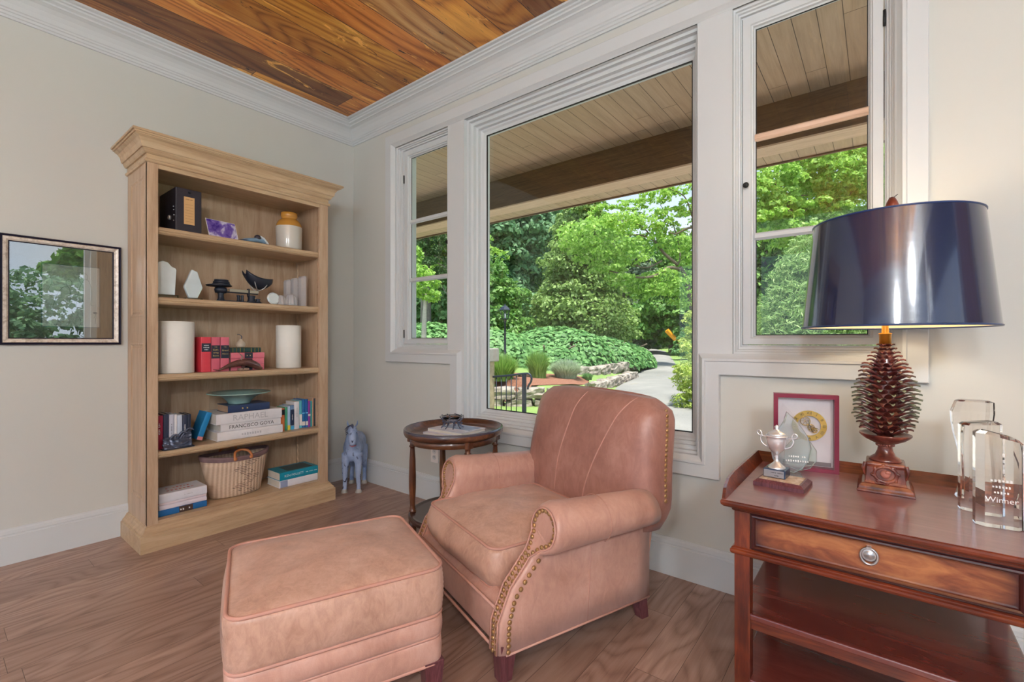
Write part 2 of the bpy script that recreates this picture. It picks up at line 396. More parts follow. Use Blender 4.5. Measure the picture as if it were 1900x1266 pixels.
M['ink'] = flat('black_ink', srgb(30, 30, 36), 0.6)
M['grey_ink'] = flat('grey_ink', srgb(186, 186, 190), 0.6)
M['gold_ink'] = flat('gold_ink', srgb(216, 190, 120), 0.5)
M['white_ink'] = flat('white_ink', srgb(236, 236, 236), 0.6)
_cc = {}
def colr(r, g, b, rough=0.5):
    k = (r, g, b, rough)
    if k not in _cc: _cc[k] = flat('colour_%d_%d_%d' % (r, g, b), srgb(r, g, b), rough)
    return _cc[k]
# ------------------------------------------------------------ the room
CEIL = 2.868; RX = 5.2; FY = -5.4
def wall_grid(name, mat, u0, u1, z0, z1, holes, fn):
    us = sorted({u0, u1, *[h[0] for h in holes], *[h[1] for h in holes]}); zs = sorted({z0, z1, *[h[2] for h in holes], *[h[3] for h in holes]})
    mb = MB()
    for a, b in zip(us, us[1:]):
        for c, d in zip(zs, zs[1:]):
            cu, cz = (a+b)/2, (c+d)/2
            if any(h[0] < cu < h[1] and h[2] < cz < h[3] for h in holes): continue
            p0, p1 = fn(a, c, 0), fn(b, d, 1)
            mb.box(min(p0[0],p1[0]), min(p0[1],p1[1]), min(p0[2],p1[2]), max(p0[0],p1[0]), max(p0[1],p1[1]), max(p0[2],p1[2]))
    return struct(mb.build(name, mat))
HL = (0.552, 1.117, 1.049, 2.563); HM = (1.269, 2.749, 0.581, 2.563); HR = (2.898, 3.448, 1.049, 2.563)
wall_grid('wall_back', M['wall'], -0.14, RX+0.14, 0, 3.0, [HL, HM, HR], lambda u, z, t: (u, 0 if t == 0 else 0.16, z))
wall_grid('wall_left', M['wall'], FY, 0, 0, 3.0, [], lambda u, z, t: (-0.14 if t == 0 else 0, u, z))
wall_grid('wall_right', M['wall'], FY, 0, 0, 3.0, [(-4.6, -0.74, 0.35, 2.45)], lambda u, z, t: (RX if t == 0 else RX+0.14, u, z))
wall_grid('wall_front', M['wall'], -0.14, RX+0.14, 0, 3.0, [(0.7, 4.5, 0.35, 2.45)], lambda u, z, t: (u, FY-0.14 if t == 0 else FY, z))
struct(MB().box(-0.14, FY-0.14, -0.08, RX+0.14, 0.16, 0).build('floor', M['floor']))
struct(MB().box(0, FY, CEIL, RX, 0, CEIL+0.06).build('ceiling', M['ceiling']))
CROWN = [(0,2.711),(.010,2.711),(.011,2.722),(.017,2.725),(.018,2.737),(.024,2.740),(.026,2.748),(.032,2.752),(.040,2.772),(.053,2.792),(.070,2.808),(.088,2.817),(.092,2.817),(.094,2.826),(.102,2.830),(.110,2.833),(.112,2.842),(.122,2.845),(.124,2.853),(.140,2.856),(.140,2.8675),(0,2.8675)]
BASE = [(0,0),(.018,0),(.018,.138),(.013,.141),(.013,.146),(.015,.150),(.013,.165),(.009,.170),(.007,.1755),(0,.1755)]
def run(prof, side, name, mat):
    vs = []; 
    for p, z in prof:
        if side == 'left': a, b = (p, -p, z), (p, FY+p, z)
        elif side == 'back': a, b = (p, -p, z), (RX-p, -p, z)
        elif side == 'right': a, b = (RX-p, -p, z), (RX-p, FY+p, z)
        else: a, b = (p, FY+p, z), (RX-p, FY+p, z)
        vs += [a, b]
    n = len(prof); mb = MB(); fs = [(2*i, 2*i+1, (2*i+3) % (2*n), (2*i+2) % (2*n)) for i in range(n)]
    mb.add(vs, fs); return struct(mb.build(name, mat))
for i, sd in enumerate(('left', 'back', 'right', 'front')):
    run(CROWN, sd, 'trim_%d' % (i+1), M['trim']); run(BASE, sd, 'baseboard_' + sd, M['trim'])

# stepped casing round the window group
def inset_poly(P, d):
    n = len(P); out = []
    for i in range(n):
        a, b, c = P[i-1], P[i], P[(i+1) % n]
        def nrm(p, q):
            dx, dz = q[0]-p[0], q[1]-p[1]; L = math.hypot(dx, dz); return (-dz/L, dx/L)
        n1, n2 = nrm(a, b), nrm(b, c); out.append((b[0]+(n1[0]+n2[0])*d, b[1]+(n1[1]+n2[1])*d))
    return out
OUT = [(.46,.957),(1.154,.957),(1.154,.489),(2.847,.489),(2.847,.957),(3.54,.957),(3.54,2.655),(.46,2.655)]
prof = [(0,0.0),(0,-.022),(.003,-.025),(.058,-.025),(.062,-.031),(.072,-.031),(.077,-.024),(.086,-.013),(.0935,-.006),(.0935,0.0)]
mb = MB(); ls = [[(x, y, z) for x, z in inset_poly(OUT, d)] for d, y in prof]
mb.loops(ls, sm=False, cap0=False, cap1=False)
mb.box(1.117, -0.006, 1.049, 1.269, 0.0, 2.563); mb.box(2.749, -0.006, 1.049, 2.898, 0.0, 2.563)
mb.box(1.246, -0.006, 0.581, 1.269, 0.0, 1.049); mb.box(2.749, -0.006, 0.581, 2.755, 0.0, 1.049)
struct(mb.build('trim_5', M['trim']))
def rect_loop(x0, x1, z0, z1, y): return [(x0, y, z0), (x1, y, z0), (x1, y, z1), (x0, y, z1)]
# main fixed window
w1 = struct(thing('window_2', None, None, (0, 0, 0)))
mb = MB(); pr = [(0,-.006),(0,.022),(.012,.024),(.012,.046),(.016,.050),(.030,.052),(.030,.078),(.036,.082),(.044,.083),(.044,.106),(.052,.109),(.060,.120),(.076,.128),(.076,.16),(0,.16)]
x0, x1, z0, z1 = HM[0]+.001, HM[1]-.001, HM[2]+.0015, HM[3]-.0015
mb.loops([rect_loop(x0+d*1.02, x1-d*.80, z0+d, z1-d*1.05, y) for d, y in pr], sm=False, cap0=False, cap1=False)
mb.build('window_frame', M['trim'], w1)
MB().box(x0+.07, .137, z0+.07, x1-.055, .143, z1-.07).build('window_glass', M['glass'], w1)
g = MB(); gx0, gx1, gz0, gz1 = x0+.0765, x1-.0605, z0+.0765, z1-.0800
for a in ((gx0, gx0+.005, gz0, gz1), (gx1-.005, gx1, gz0, gz1), (gx0, gx1, gz0, gz0+.005), (gx0, gx1, gz1-.005, gz1)): g.box(a[0], .128, a[2], a[1], .137, a[3])
g.build('glazing_seal', M['black_hw'], w1)
def sidelight(name, H, il, ir, hinge, mull=True):
    w = struct(thing(name, None, None, (0, 0, 0)))
    x0, x1, z0, z1 = H[0]+.001, H[1]-.001, H[2]+.0015, H[3]-.0015; mb = MB()
    pr = [(0,-.006),(0,.008),(.25,.012),(.3,.022),(.5,.025),(.55,.036),(.8,.038),(.85,.050),(1,.052),(1,.10),(1,.16),(0,.16)]
    mb.loops([rect_loop(x0+il*k, x1-ir*k, z0+.038*k, z1-.028*k, y) for k, y in pr], sm=False, cap0=False, cap1=False)
    mb.build('window_frame', M['trim'], w)
    a0, a1, b0, b1 = x0+il+.003, x1-ir-.003, z0+.041, z1-.031
    sp = [(0,.085),(0,.047),(.001,.045),(.032,.045),(.035,.052),(.040,.054),(.042,.066),(.047,.070),(.047,.085)]
    mb = MB(); mb.loops([rect_loop(a0+d, a1-d, b0+d*.85, b1-d*1.05, y) for d, y in sp], sm=False, cap0=False, cap1=False)
    s = mb.build('sash', M['trim'], w)
    g0, g1, h0, h1 = a0+.047, a1-.047, b0+.04, b1-.05
    MB().box(g0-.004, .0735, h0-.004, g1+.004, .0765, h1+.004).build('window_glass', M['glass'], s)
    sl = MB()
    for q in ((g0, g0+.0035, h0, h1), (g1-.0035, g1, h0, h1), (g0, g1, h0, h0+.0035), (g0, g1, h1-.0035, h1)): sl.box(q[0], .0705, q[2], q[1], .0735, q[3])
    sl.build('glazing_seal', M['black_hw'], s)
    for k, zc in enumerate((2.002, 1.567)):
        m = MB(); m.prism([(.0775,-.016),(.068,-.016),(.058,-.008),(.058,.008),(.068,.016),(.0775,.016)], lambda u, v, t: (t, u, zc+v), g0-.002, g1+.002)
        m.build('muntin', M['beam_under'] if (name == 'window_3' and k == 0) else M['trim'], s)  # upper right muntin browned, a warm reflection put into its colour
    hx = a0-.002 if hinge == 'l' else a1+.002; kx = a1-.016 if hinge == 'l' else a0+.016
    for zc in (2.325, 1.165):
        MB().lathe([(.0045,-.03),(.0045,.03)], 10, (hx, .041, zc)).build('hinge', M['black_hw'], w)
    MB().lathe([(.006,0),(.006,.008),(.011,.012),(.0125,.018),(.010,.024),(.004,.026)], 16, (0,0,0), M=Matrix.Translation((kx,.045,1.79)) @ Matrix.Rotation(PI/2, 4, 'X')).build('knob', M['black_hw'], s)
    return w
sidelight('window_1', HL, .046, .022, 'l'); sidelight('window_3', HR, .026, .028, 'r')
# glazing behind the camera that lets the daylight in
def big_window(name, horiz, a0, a1, c, nb):
    w = struct(thing(name, None, None)); fn = (lambda a, y, z: (a, c+y, z)) if horiz else (lambda a, y, z: (c+y, a, z))
    fr = MB()
    def bx(a, b, z0, z1, y0=0.03, y1=0.10):
        p, q = fn(a, y0, z0), fn(b, y1, z1); fr.box(min(p[0],q[0]), min(p[1],q[1]), z0, max(p[0],q[0]), max(p[1],q[1]), z1)
    bx(a0, a0+.06, .35, 2.45); bx(a1-.06, a1, .35, 2.45); bx(a0, a1, .35, .41); bx(a0, a1, 2.39, 2.45)
    for i in range(1, nb): bx(lerp(a0, a1, i/nb)-.05, lerp(a0, a1, i/nb)+.05, .41, 2.39)
    fr.build('window_frame', M['trim'], w)
    p, q = fn(a0+.05, .06, .4), fn(a1-.05, .066, 2.4)
    MB().box(min(p[0],q[0]), min(p[1],q[1]), .4, max(p[0],q[0]), max(p[1],q[1]), 2.4).build('window_glass', M['glass'], w)
big_window('window_4', False, -4.6, -0.74, RX, 2); big_window('window_5', True, 0.7, 4.5, FY-0.14, 3)
d = struct(MB().box(RX-.03, -.68, 0, RX-.001, -.12, 2.60).build('door_1', M['oak'], bevel=.004))
# wall outlet
t = thing('wall_outlet', 'white electrical outlet plate on the wall behind the oval side table', 'outlet', (0.985, -.0005, .327))
MB().box(-.036, -.006, -.058, .036, 0, .058).build('cover_plate', M['white'], t, bevel=.002)
for dz in (-.02, .02):
    rc = MB().lathe([(.0165,0),(.0165,.003)], 16, M=Matrix.Translation((0,-.006,dz)) @ Matrix.Rotation(PI/2, 4, 'X')).build('receptacle', M['trim'], t)
    sl = MB(); sl.box(-.007,-.0098,dz-.001,-.005,-.009,dz+.007); sl.box(.005,-.0098,dz-.001,.007,-.009,dz+.007); sl.build('slot', M['ink'], rc)

# ------------------------------------------------------------ porch outside
struct(MB().box(-9, .16, 2.9, 9, 1.745, 2.94).build('trim_6', M['porch']))
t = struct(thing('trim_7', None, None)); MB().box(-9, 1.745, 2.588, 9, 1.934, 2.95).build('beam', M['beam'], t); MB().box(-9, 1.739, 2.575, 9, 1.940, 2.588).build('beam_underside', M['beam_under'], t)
struct(MB().box(-9, 1.934, 2.585, 9, 2.16, 2.60).build('trim_8', M['porch']))
struct(MB().box(-9, 2.16, 2.572, 9, 2.185, 2.78).build('trim_9', M['beam']))
struct(MB().box(-9, -5.7, 3.02, 9, 2.22, 3.10).build('trim_10', colr(90, 84, 80)))

struct(MB().box(-9, .17, -.5, 9, 3.72, -.16).build('trim_11', flat('porch_floor_stone', srgb(236,224,208), .85, var=.05)))  # unseen floor, added and paled to bounce light onto the porch ceiling
# stone terrace added out of view for neutral bounce, and added fill-light pendants
tag(struct(MB().box(-3, -26, -.5, 20, -5.6, -.30).box(5.6, -5.6, -.5, 20, .0, -.30).build('reflector', flat('reflector_paving', srgb(176, 170, 160), .9, var=.12))), 'added pale stone terrace outside the walls behind the camera', 'reflector')
for i, p_ in enumerate(FILL_GLOBES):
    t = thing('fill_globe', 'added fill-light globe pendant behind the camera, %s' % ('nearer the left wall' if i == 0 else 'nearer the right wall'), 'lamp', (p_[0], p_[1], CEIL))
    MB().lathe([(.06,0),(.06,-.02),(.012,-.03),(.006,-.04),(.006,-.44),(.05,-.46),(.05,-.49)], 16).build('rod', M['brass'], t)
    mb = MB(); P_ = [(math.sin(PI*k/16)*.19, -.668-.19*math.cos(PI*k/16)) for k in range(0, 14)]; mb.lathe([(max(r, .002), z) for r, z in P_], 24, caps=False); mb.build('globe', M['brightener'], t)
# ------------------------------------------------------------ garden
FWD = Vector((-math.sin(YAW), math.cos(YAW), 0)); RGT = Vector((math.cos(YAW), math.sin(YAW), 0))
def gz(x, y):
    d = (x-3.4)*FWD.x + (y+2.208)*FWD.y
    z = interp(d, [0, 7.5, 11, 15.5, 20, 27, 38, 42, 60, 90], [-.45, -.32, -.22, -.14, .08, .19, .26, .32, 1.2, 3.0])
    return z
DR_L = [(1.0,2.6),(-.1,4.8),(-1.7,7.78),(-3.08,12.41),(-4.42,17.09),(-7.08,23.9),(-11.48,34.43),(-13.2,38.3),(-17,42)]
DR_R = [(9.5,3.0),(8.0,6.0),(2.6,8.6),(-.67,11.13),(-2.28,14.95),(-6.02,24.73),(-9.9,34.6),(-12.2,40.0),(-16.5,44)]
def leftness(x, y):   # signed distance west of the drive's left edge
    xl = interp(y, [p[1] for p in DR_L], [p[0] for p in DR_L]); return xl - x
def gfull(x, y):
    z = gz(x, y); l = leftness(x, y)
    if y > 6.3 and l > 0.3: z += interp(l, [.3, .8, 3, 12], [0, .28, .42, .9])
    if l > 3 and y > 8: z += 0.0
    xr = interp(y, [p[1] for p in DR_R], [p[0] for p in DR_R]); r = x - xr
    if r > .3: z += interp(r, [.3, 2, 12], [0, .12, .5])
    return z
mb = MB(); xs = np.concatenate([np.arange(-60, -14, 3.0), np.arange(-14, 14, .6), np.arange(14, 60, 3.0)]); ys = np.concatenate([np.arange(-30, 0, 3.0), np.arange(0, 26, .6), np.arange(26, 90, 3.0)])
vs = [(x, y, gfull(x, y) if y > .5 else -.5) for y in ys for x in xs]; nx = len(xs)
mb.add(vs, [(j*nx+i, j*nx+i+1, (j+1)*nx+i+1, (j+1)*nx+i) for j in range(len(ys)-1) for i in range(nx-1)], 0, True)
x = N('lawn'); n1 = x.noise(x.pos(), 1.2, 4); n2 = x.noise(x.pos(), 45, 3, 0.7)
x.set(color=x.ramp(x.math('ADD', x.math('MULTIPLY', n1, .5), x.math('MULTIPLY', n2, .5)), [(.3, srgb(92,120,56)), (.5, srgb(126,152,78)), (.7, srgb(152,176,102))]), rough=.9); x.bump(n2, .5, .03)
tag(mb.build('lawn', x.m, fix=False), 'mown green lawn rising away beyond the driveway', 'lawn', kind='structure')
# driveway
def densify(P, n=8): return [(p.x, p.y) for p in catmull([(a, b, 0) for a, b in P], n)]
dl, dr = densify(DR_L), densify(DR_R); mb = MB(); vs = []
for (ax, ay), (bx, by) in zip(dl, dr):
    for k in range(7):
        t = k/6; X, Y = lerp(ax, bx, t), lerp(ay, by, t); vs.append((X, Y, gz(X, Y)+.03+.06*math.sin(PI*t)))
mb.add(vs, [(j*7+i, j*7+i+1, (j+1)*7+i+1, (j+1)*7+i) for j in range(len(dl)-1) for i in range(6)], 0, True)
x = N('asphalt'); n1 = x.noise(x.pos(), .5, 5, .6); n2 = x.noise(x.pos(), 60, 2, .8)
c = x.ramp(x.math('ADD', x.math('MULTIPLY', n1, .6), x.math('MULTIPLY', n2, .4)), [(.32, srgb(112,110,106)), (.5, srgb(138,135,130)), (.66, srgb(158,153,146))])
st = x.noise(x.map(x.pos(), (1, .3, 1), (0,0,.5)), 1.1, 6, .65, 1.5); c = x.mix(x.ramp(st, [(.60, (0,0,0)), (.70, (.6,.6,.6))]), c, srgb(142,124,84))
x.set(color=c, rough=.85); x.bump(n2, .3, .02)
tag(mb.build('driveway', x.m, fix=False), 'grey asphalt driveway curving away through the trees', 'driveway', kind='structure')
def patch(name, pts, dz, mat, label, cat, kind='structure'):
    P = densify([*pts], 6) if len(pts) > 3 else pts
    c = (sum(p[0] for p in P)/len(P), sum(p[1] for p in P)/len(P)); mb = MB(); ring = 6; vs = [(c[0], c[1], gfull(*c)+dz)]
    for k in range(1, ring+1):
        for p in P: X, Y = lerp(c[0], p[0], k/ring), lerp(c[1], p[1], k/ring); vs.append((X, Y, gfull(X, Y)+dz*(1 if k < ring else .2)))
    n = len(P); fs = [(0, 1+i, 1+(i+1) % n) for i in range(n)] + [(1+k*n+i, 1+k*n+(i+1) % n, 1+(k+1)*n+(i+1) % n, 1+(k+1)*n+i) for k in range(ring-1) for i in range(n)]
    mb.add(vs, fs, 0, True); return tag(mb.build(name, mat, fix=False), label, cat, kind=kind)
x = N('mulch'); n2 = x.noise(x.pos(), 38, 5, .8, 1.0); x.set(color=x.ramp(n2, [(.35, srgb(112,70,52)), (.5, srgb(156,104,80)), (.65, srgb(186,136,110))]), rough=.95); x.bump(n2, .8, .04)
patch('mulch_bed', [(-2.8,6.4),(-2.5,8.0),(-3.0,9.4),(-3.7,9.2),(-4.6,7.9),(-5.8,6.4),(-5.6,5.0),(-4.0,5.3),(-2.9,6.2)], .06, x.m, 'reddish bark mulch bed below the grasses and the stone wall', 'mulch bed')

def leaf_mesh(name, P, Nrm, size, mat, parent=None, aspect=0.5, jitter=.5, seed=1, droop=0.0, smooth=False):
    """one mesh of small four-cornered folded leaves at points P"""
    rs = np.random.default_rng(seed); n = len(P); P = np.asarray(P, float); Nn = np.asarray(Nrm, float)
    Nn = Nn + rs.normal(size=(n, 3))*jitter; Nn /= np.linalg.norm(Nn, axis=1)[:, None]
    t = rs.normal(size=(n, 3)); t[:, 2] -= droop; t -= Nn*(t*Nn).sum(1)[:, None]; t /= np.linalg.norm(t, axis=1)[:, None]
    b = np.cross(Nn, t); s = (size*(.6+.8*rs.random(n)))[:, None]
    v = np.empty((n, 4, 3)); v[:, 0] = P - t*s*.5; v[:, 1] = P + b*s*aspect*.5 + Nn*s*.08; v[:, 2] = P + t*s*.5; v[:, 3] = P - b*s*aspect*.5 + Nn*s*.08
    me = bpy.data.meshes.new(name); me.vertices.add(n*4); me.vertices.foreach_set('co', v.reshape(-1)); me.loops.add(n*4); me.loops.foreach_set('vertex_index', np.arange(n*4, dtype=np.int32))
    me.polygons.add(n); me.polygons.foreach_set('loop_start', np.arange(0, n*4, 4, dtype=np.int32)); me.update(calc_edges=True); me.materials.append(mat)
    o = bpy.data.objects.new(name, me); COL.objects.link(o)
    if parent: o.parent = parent
    return o
def clump_points(blobs, n, sub=60, rsub=.26, seed=1, flat=.8):
    """points on clumps that sit on the surface of big ellipsoids"""
    rs = np.random.default_rng(seed); Ps = []; Ns = []; vol = np.array([b[3]*b[4]+b[5]*b[4] for b in blobs]); vol = vol/vol.sum()
    for b, w in zip(blobs, vol):
        c = np.array(b[:3]); r = np.array(b[3:6]); m = max(6, int(sub*w*len(blobs)/1.0)); d = rs.normal(size=(m, 3)); d /= np.linalg.norm(d, axis=1)[:, None]
        rad = .55 + .45*rs.random(m)**.5; sc = c + d*r*rad[:, None]; sr = rsub*r.mean()*(.6+.8*rs.random(m)); k = max(1, int(n*w/m))
        q = rs.normal(size=(m, k, 3)); q /= np.linalg.norm(q, axis=2)[:, :, None]; q[:, :, 2] = np.abs(q[:, :, 2])*1.0 - .25
        p = sc[:, None] + q*(sr[:, None, None])*np.array([1, 1, flat])*(.75+.3*rs.random((m, k, 1)))
        Ps.append(p.reshape(-1, 3)); Ns.append((q + np.array([0, 0, .5])).reshape(-1, 3))
    return np.concatenate(Ps), np.concatenate(Ns)
BARK = wood('bark', [srgb(70,58,48), srgb(104,90,76), srgb(134,120,104)], 2, 1.5, .9, 0, 5)
BIRCH = flat('pale_bark', srgb(176, 168, 158), .8, var=.15)
def trunk(name, pts, r0, r1, parent, mat=None, n=8):
    P = catmull(pts, 4); k = len(P); return MB().tube(P, [lerp(r0, r1, i/(k-1)) for i in range(k)], n).build(name, mat or BARK, parent)
G = dict(bright=leafm('bright_leaves', srgb(124,172,58), srgb(192,224,118), .5), mid=leafm('mid_green_leaves', srgb(70,120,48), srgb(136,178,88), .35),
         blue=leafm('blue_green_leaves', srgb(82,128,84), srgb(150,188,140), .35), deep=leafm('deep_green_leaves', srgb(66,116,56), srgb(136,184,110), .35),
         cedar=leafm('cedar_sprays', srgb(104,136,60), srgb(176,204,122), .4), pine=leafm('pine_needles', srgb(112,154,78), srgb(188,212,140), .4),
         grey=leafm('grey_green_needles', srgb(90,112,86), srgb(150,168,138), .2), dark=leafm('dark_leaves', srgb(42,70,38), srgb(84,118,64), .25),
         yellow=leafm('yellow_green_leaves', srgb(150,178,62), srgb(214,226,128), .45), silver=leafm('silver_grass', srgb(150,170,130), srgb(206,216,190), .3), grassy=leafm('tall_grass', srgb(104,150,60), srgb(166,198,104), .35))
def tree(name, label, base, blobs, n, size, leaf, trunk_pts=None, r=.15, branches=(), seed=1, sub=60, rsub=.26, cat='tree', group=None, aspect=.6, barkm=None, jitter=.6):
    t = thing(name, label, cat, base, group=group); B = Vector(base)
    bl = [(b[0]-B.x, b[1]-B.y, b[2]-B.z, *b[3:]) for b in blobs]
    P, Nn = clump_points(bl, n, sub, rsub, seed); leaf_mesh('crown', P, Nn, size, G[leaf], t, aspect, jitter, seed)
    if trunk_pts: trunk('trunk', [Vector(p)-B for p in trunk_pts], r, r*.35, t, barkm)
    for bp, br in branches: trunk('branch', [Vector(p)-B for p in bp], br, br*.25, t, barkm, 6)
    return t
def at(px, py, d): return CAM + FWD*d + RGT*((px-950)*d/FOCAL) + Vector((0, 0, (636-py)*d/FOCAL))
def gp(v): return (v.x, v.y, gfull(v.x, v.y))
# conical cedar behind the big shrub
b = Vector((-7.9, 17.6, 0)); b.z = gfull(b.x, b.y); cone = []
for k in range(13):
    t = k/12; z = 1.6 + 7.6*t; rr = 2.35*(1-t)**.75 + .18; cone.append((b.x + .25*math.sin(k*2.1), b.y + .2*math.cos(k*1.7), z, rr, rr, .75))
tree('cedar', 'broad olive-green conical cedar standing behind the low round shrub', tuple(b), cone, 60000, .17, 'cedar', [b, (b.x, b.y, 5), (b.x, b.y, 9)], .2, seed=3, sub=150, rsub=.22, jitter=.5)
# the big low shrub
bl = [(-7.9,10.6,.35,2.6,2.0,1.35), (-6.2,12.6,.4,2.4,2.0,1.45), (-5.2,14.2,.3,1.7,1.7,1.15), (-4.9,15.6,.25,1.35,1.5,.95), (-5.6,11.2,.2,1.6,1.5,.95), (-9.8,9.6,.5,2.2,2.0,1.5)]
rs = np.random.default_rng(5); Ps = []; Ns = []
for q in bl:
    m = 5200; d = rs.normal(size=(m, 3)); d /= np.linalg.norm(d, axis=1)[:, None]; d[:, 2] = np.abs(d[:, 2])*1.0 - .15
    lay = np.round((d[:, 2]+.15)*9)/9 ; d2 = d.copy(); d2[:, 2] = .75*d[:, 2] + .25*lay
    Ps.append(np.array(q[:3]) + d2*np.array(q[3:])*(.9+.12*rs.random((m, 1)))); Ns.append(d + np.array([0, -.1, .6]))
P = np.concatenate(Ps); Nn = np.concatenate(Ns); B0 = np.array([-6.5, 12.0, gfull(-6.5, 12.0)])
t = thing('spreading_shrub', 'wide low shrub of layered broad green leaves above the rock edging', 'shrub', tuple(B0))
leaf_mesh('foliage', P-B0, Nn, .19, G['deep'], t, .62, .28, 5)
tw = MB()
for q in bl:
    for k in range(5): a = k*1.3; tw.tube(catmull([Vector((q[0], q[1], gfull(q[0], q[1])-.05))-Vector(B0), Vector((q[0]+.5*math.cos(a), q[1]+.5*math.sin(a), q[2]+.5))-Vector(B0), Vector((q[0]+1.1*math.cos(a), q[1]+1.1*math.sin(a), q[2]+.8))-Vector(B0)], 3), .03, 5)
tw.build('stems', BARK, t)
# trees, left to right and near to far
def rtree(name, label, px, d, py_base, blobs, n, size, leaf, **kw):
    """blobs: (px, py, d, radius m, vertical radius m)"""
    g = at(px, py_base, d); base = gp(g); bb = [(*at(a, b_, c), r_, r_, v_) for a, b_, c, r_, v_ in blobs]
    return tree(name, label, base, bb, n, size, leaf, **kw)
rtree('maple_tree', 'large blue-green maple at the left behind the lamp post and cedar', 940, 40, 640, [(885,400,40,4.5,3.6),(945,430,41,4,3.4),(985,475,42,3.4,3.4),(900,520,40,4,3.6),(860,560,39,4.2,3.6),(960,560,41,4,3.2),(920,350,41,3.6,2.6),(985,415,43,3,2.6)], 42000, .42, 'blue', trunk_pts=[at(930,650,40), at(930,560,40), at(935,430,41)], r=.4, seed=11, sub=60, rsub=.3)
rtree('dogwood_tree', 'light green tree on the left between the lamp post and the blue-green maple', 900, 23, 640, [(885,520,23,1.5,1.1),(925,545,22,1.3,.9),(900,590,21,1.6,1.0),(945,600,22,1.2,.8),(870,570,22,1.6,1.3),(950,570,23,.9,.6),(915,625,20,1.3,.7)], 22000, .19, 'mid', trunk_pts=[at(900,670,22), at(905,600,22), at(900,530,22)], r=.1, seed=12, rsub=.3)
rtree('birch_sapling', 'thin pale sapling rising behind the cedar to its left', 1020, 44, 640, [(1020,420,44,1.6,2.4),(1040,380,44,2,2.4),(1015,480,44,1.5,2)], 5000, .34, 'bright', trunk_pts=[at(1018,640,44), at(1016,500,44), at(1010,380,44)], r=.16, seed=13)
# overhanging locust by the drive, with its dark branches
T0 = gp(at(1296, 640, 19.5)); br = []
A = at
br.append(([A(1262,500,19), A(1240,497,18.8), A(1215,512,18.5), A(1185,515,18.2), A(1152,508,18), A(1120,500,17.8)], .075))
br.append(([A(1258,492,19), A(1232,470,19), A(1215,448,19), A(1200,440,19), A(1180,436,19), A(1142,440,18.8)], .07))
br.append(([A(1228,484,19), A(1200,497,18.6), A(1170,490,18.5), A(1140,478,18.4)], .04))
br.append(([A(1300,420,19), A(1275,424,19), A(1254,434,19), A(1240,430,19)], .06))
br.append(([A(1296,430,19.4), A(1284,400,19.4), A(1270,365,19.4), A(1240,350,19.2)], .05))
br.append(([A(1215,448,19), A(1190,420,18.8), A(1150,410,18.6), A(1110,425,18.4)], .035))
br.append(([A(1258,490,19), A(1262,470,19.2), A(1250,420,19.4), A(1225,380,19.4)], .045))
bl = []
for q in [(1080,440,17.6,.95,.5),(1110,425,17.8,.8,.4),(1150,415,18,.9,.4),(1095,470,17.7,.8,.4),(1140,455,18,1.0,.45),(1130,495,18,.7,.3),(1170,475,18.2,.8,.4),(1205,410,18.8,.8,.4),(1175,380,18.8,.6,.25),(1215,365,19,.7,.25),(1265,345,19.3,.8,.3),(1284,385,19.3,.6,.35),(1240,398,19.2,.6,.25),(1205,450,19,.7,.35),(1250,455,19.3,.8,.4),(1280,470,19.4,.9,.7),(1230,525,19,.9,.5),(1275,540,19.6,1.0,.8),(1240,430,19.6,.7,.35),(1120,392,18.4,.5,.2),(1150,520,18,.6,.25),(1200,530,19,.8,.35),(1185,545,19,.6,.3),(1062,455,17.4,.5,.3)]:
    bl.append((*A(q[0], q[1], q[2]), q[3], q[3], q[4]))
tree('locust_tree', 'bright green airy tree reaching dark branches across the window from the right', T0, bl, 17000, .14, 'bright', [T0, A(1291,610,19.3), A(1282,560,19.2), A(1272,515,19.1), A(1262,495,19)], .17, br, 14, 40, .34, jitter=.8)
rtree('grey_spruce', 'grey-green spruce in the distance beyond the end of the low shrub', 1180, 38, 645, [(1180,500,38,1.5,1.4),(1180,530,38,2,1.4),(1182,560,38,2.5,1.5),(1180,590,38,2.9,1.5),(1185,615,38,3.1,1.4),(1180,475,38,1,1.2)], 16000, .34, 'grey', trunk_pts=[at(1187,655,38), at(1186,560,38), at(1182,470,38)], r=.25, seed=15)
rtree('round_tree', 'rounded fresh green tree beside the drive on the right of the grey spruce', 1240, 33, 645, [(1235,560,33,2.4,2.1),(1262,580,32,2,2),(1230,605,33,2,1.4),(1268,535,33,2,1.6),(1285,600,31,1.9,2)], 20000, .28, 'mid', trunk_pts=[at(1245,655,33), at(1245,560,33)], r=.2, seed=16)
rtree('drive_end_shrub', 'dark green clipped shrub at the far end of the driveway', 1218, 46, 650, [(1205,640,46,1.6,.7),(1225,640,46,1.8,.7),(1190,635,46,1.6,1)], 5000, .28, 'dark', seed=17, cat='shrub')
rtree('young_spruce', 'small dark green spruce at the right edge of the drive', 1268, 25, 662, [(1268,652,25,.60,.25),(1268,640,25,.46,.25),(1268,628,25,.32,.25),(1268,616,25,.16,.2)], 6000, .14, 'deep', trunk_pts=[at(1268,664,25), at(1268,612,25)], r=.05, seed=18)
rtree('golden_shrub', 'feathery yellow-green shrub leaning in at the right edge of the main window', 1302, 9.5, 760, [(1300,600,10,.35,.35),(1296,640,9.8,.38,.4),(1300,700,9.5,.5,.35),(1278,690,9.3,.28,.12),(1262,683,9.3,.14,.05),(1295,745,9.3,.42,.3),(1288,720,9.3,.28,.2),(1310,560,10,.3,.35)], 9000, .085, 'yellow', seed=19, cat='shrub', aspect=.3, trunk_pts=[at(1306,790,9.5), at(1306,650,9.6)], r=.03)
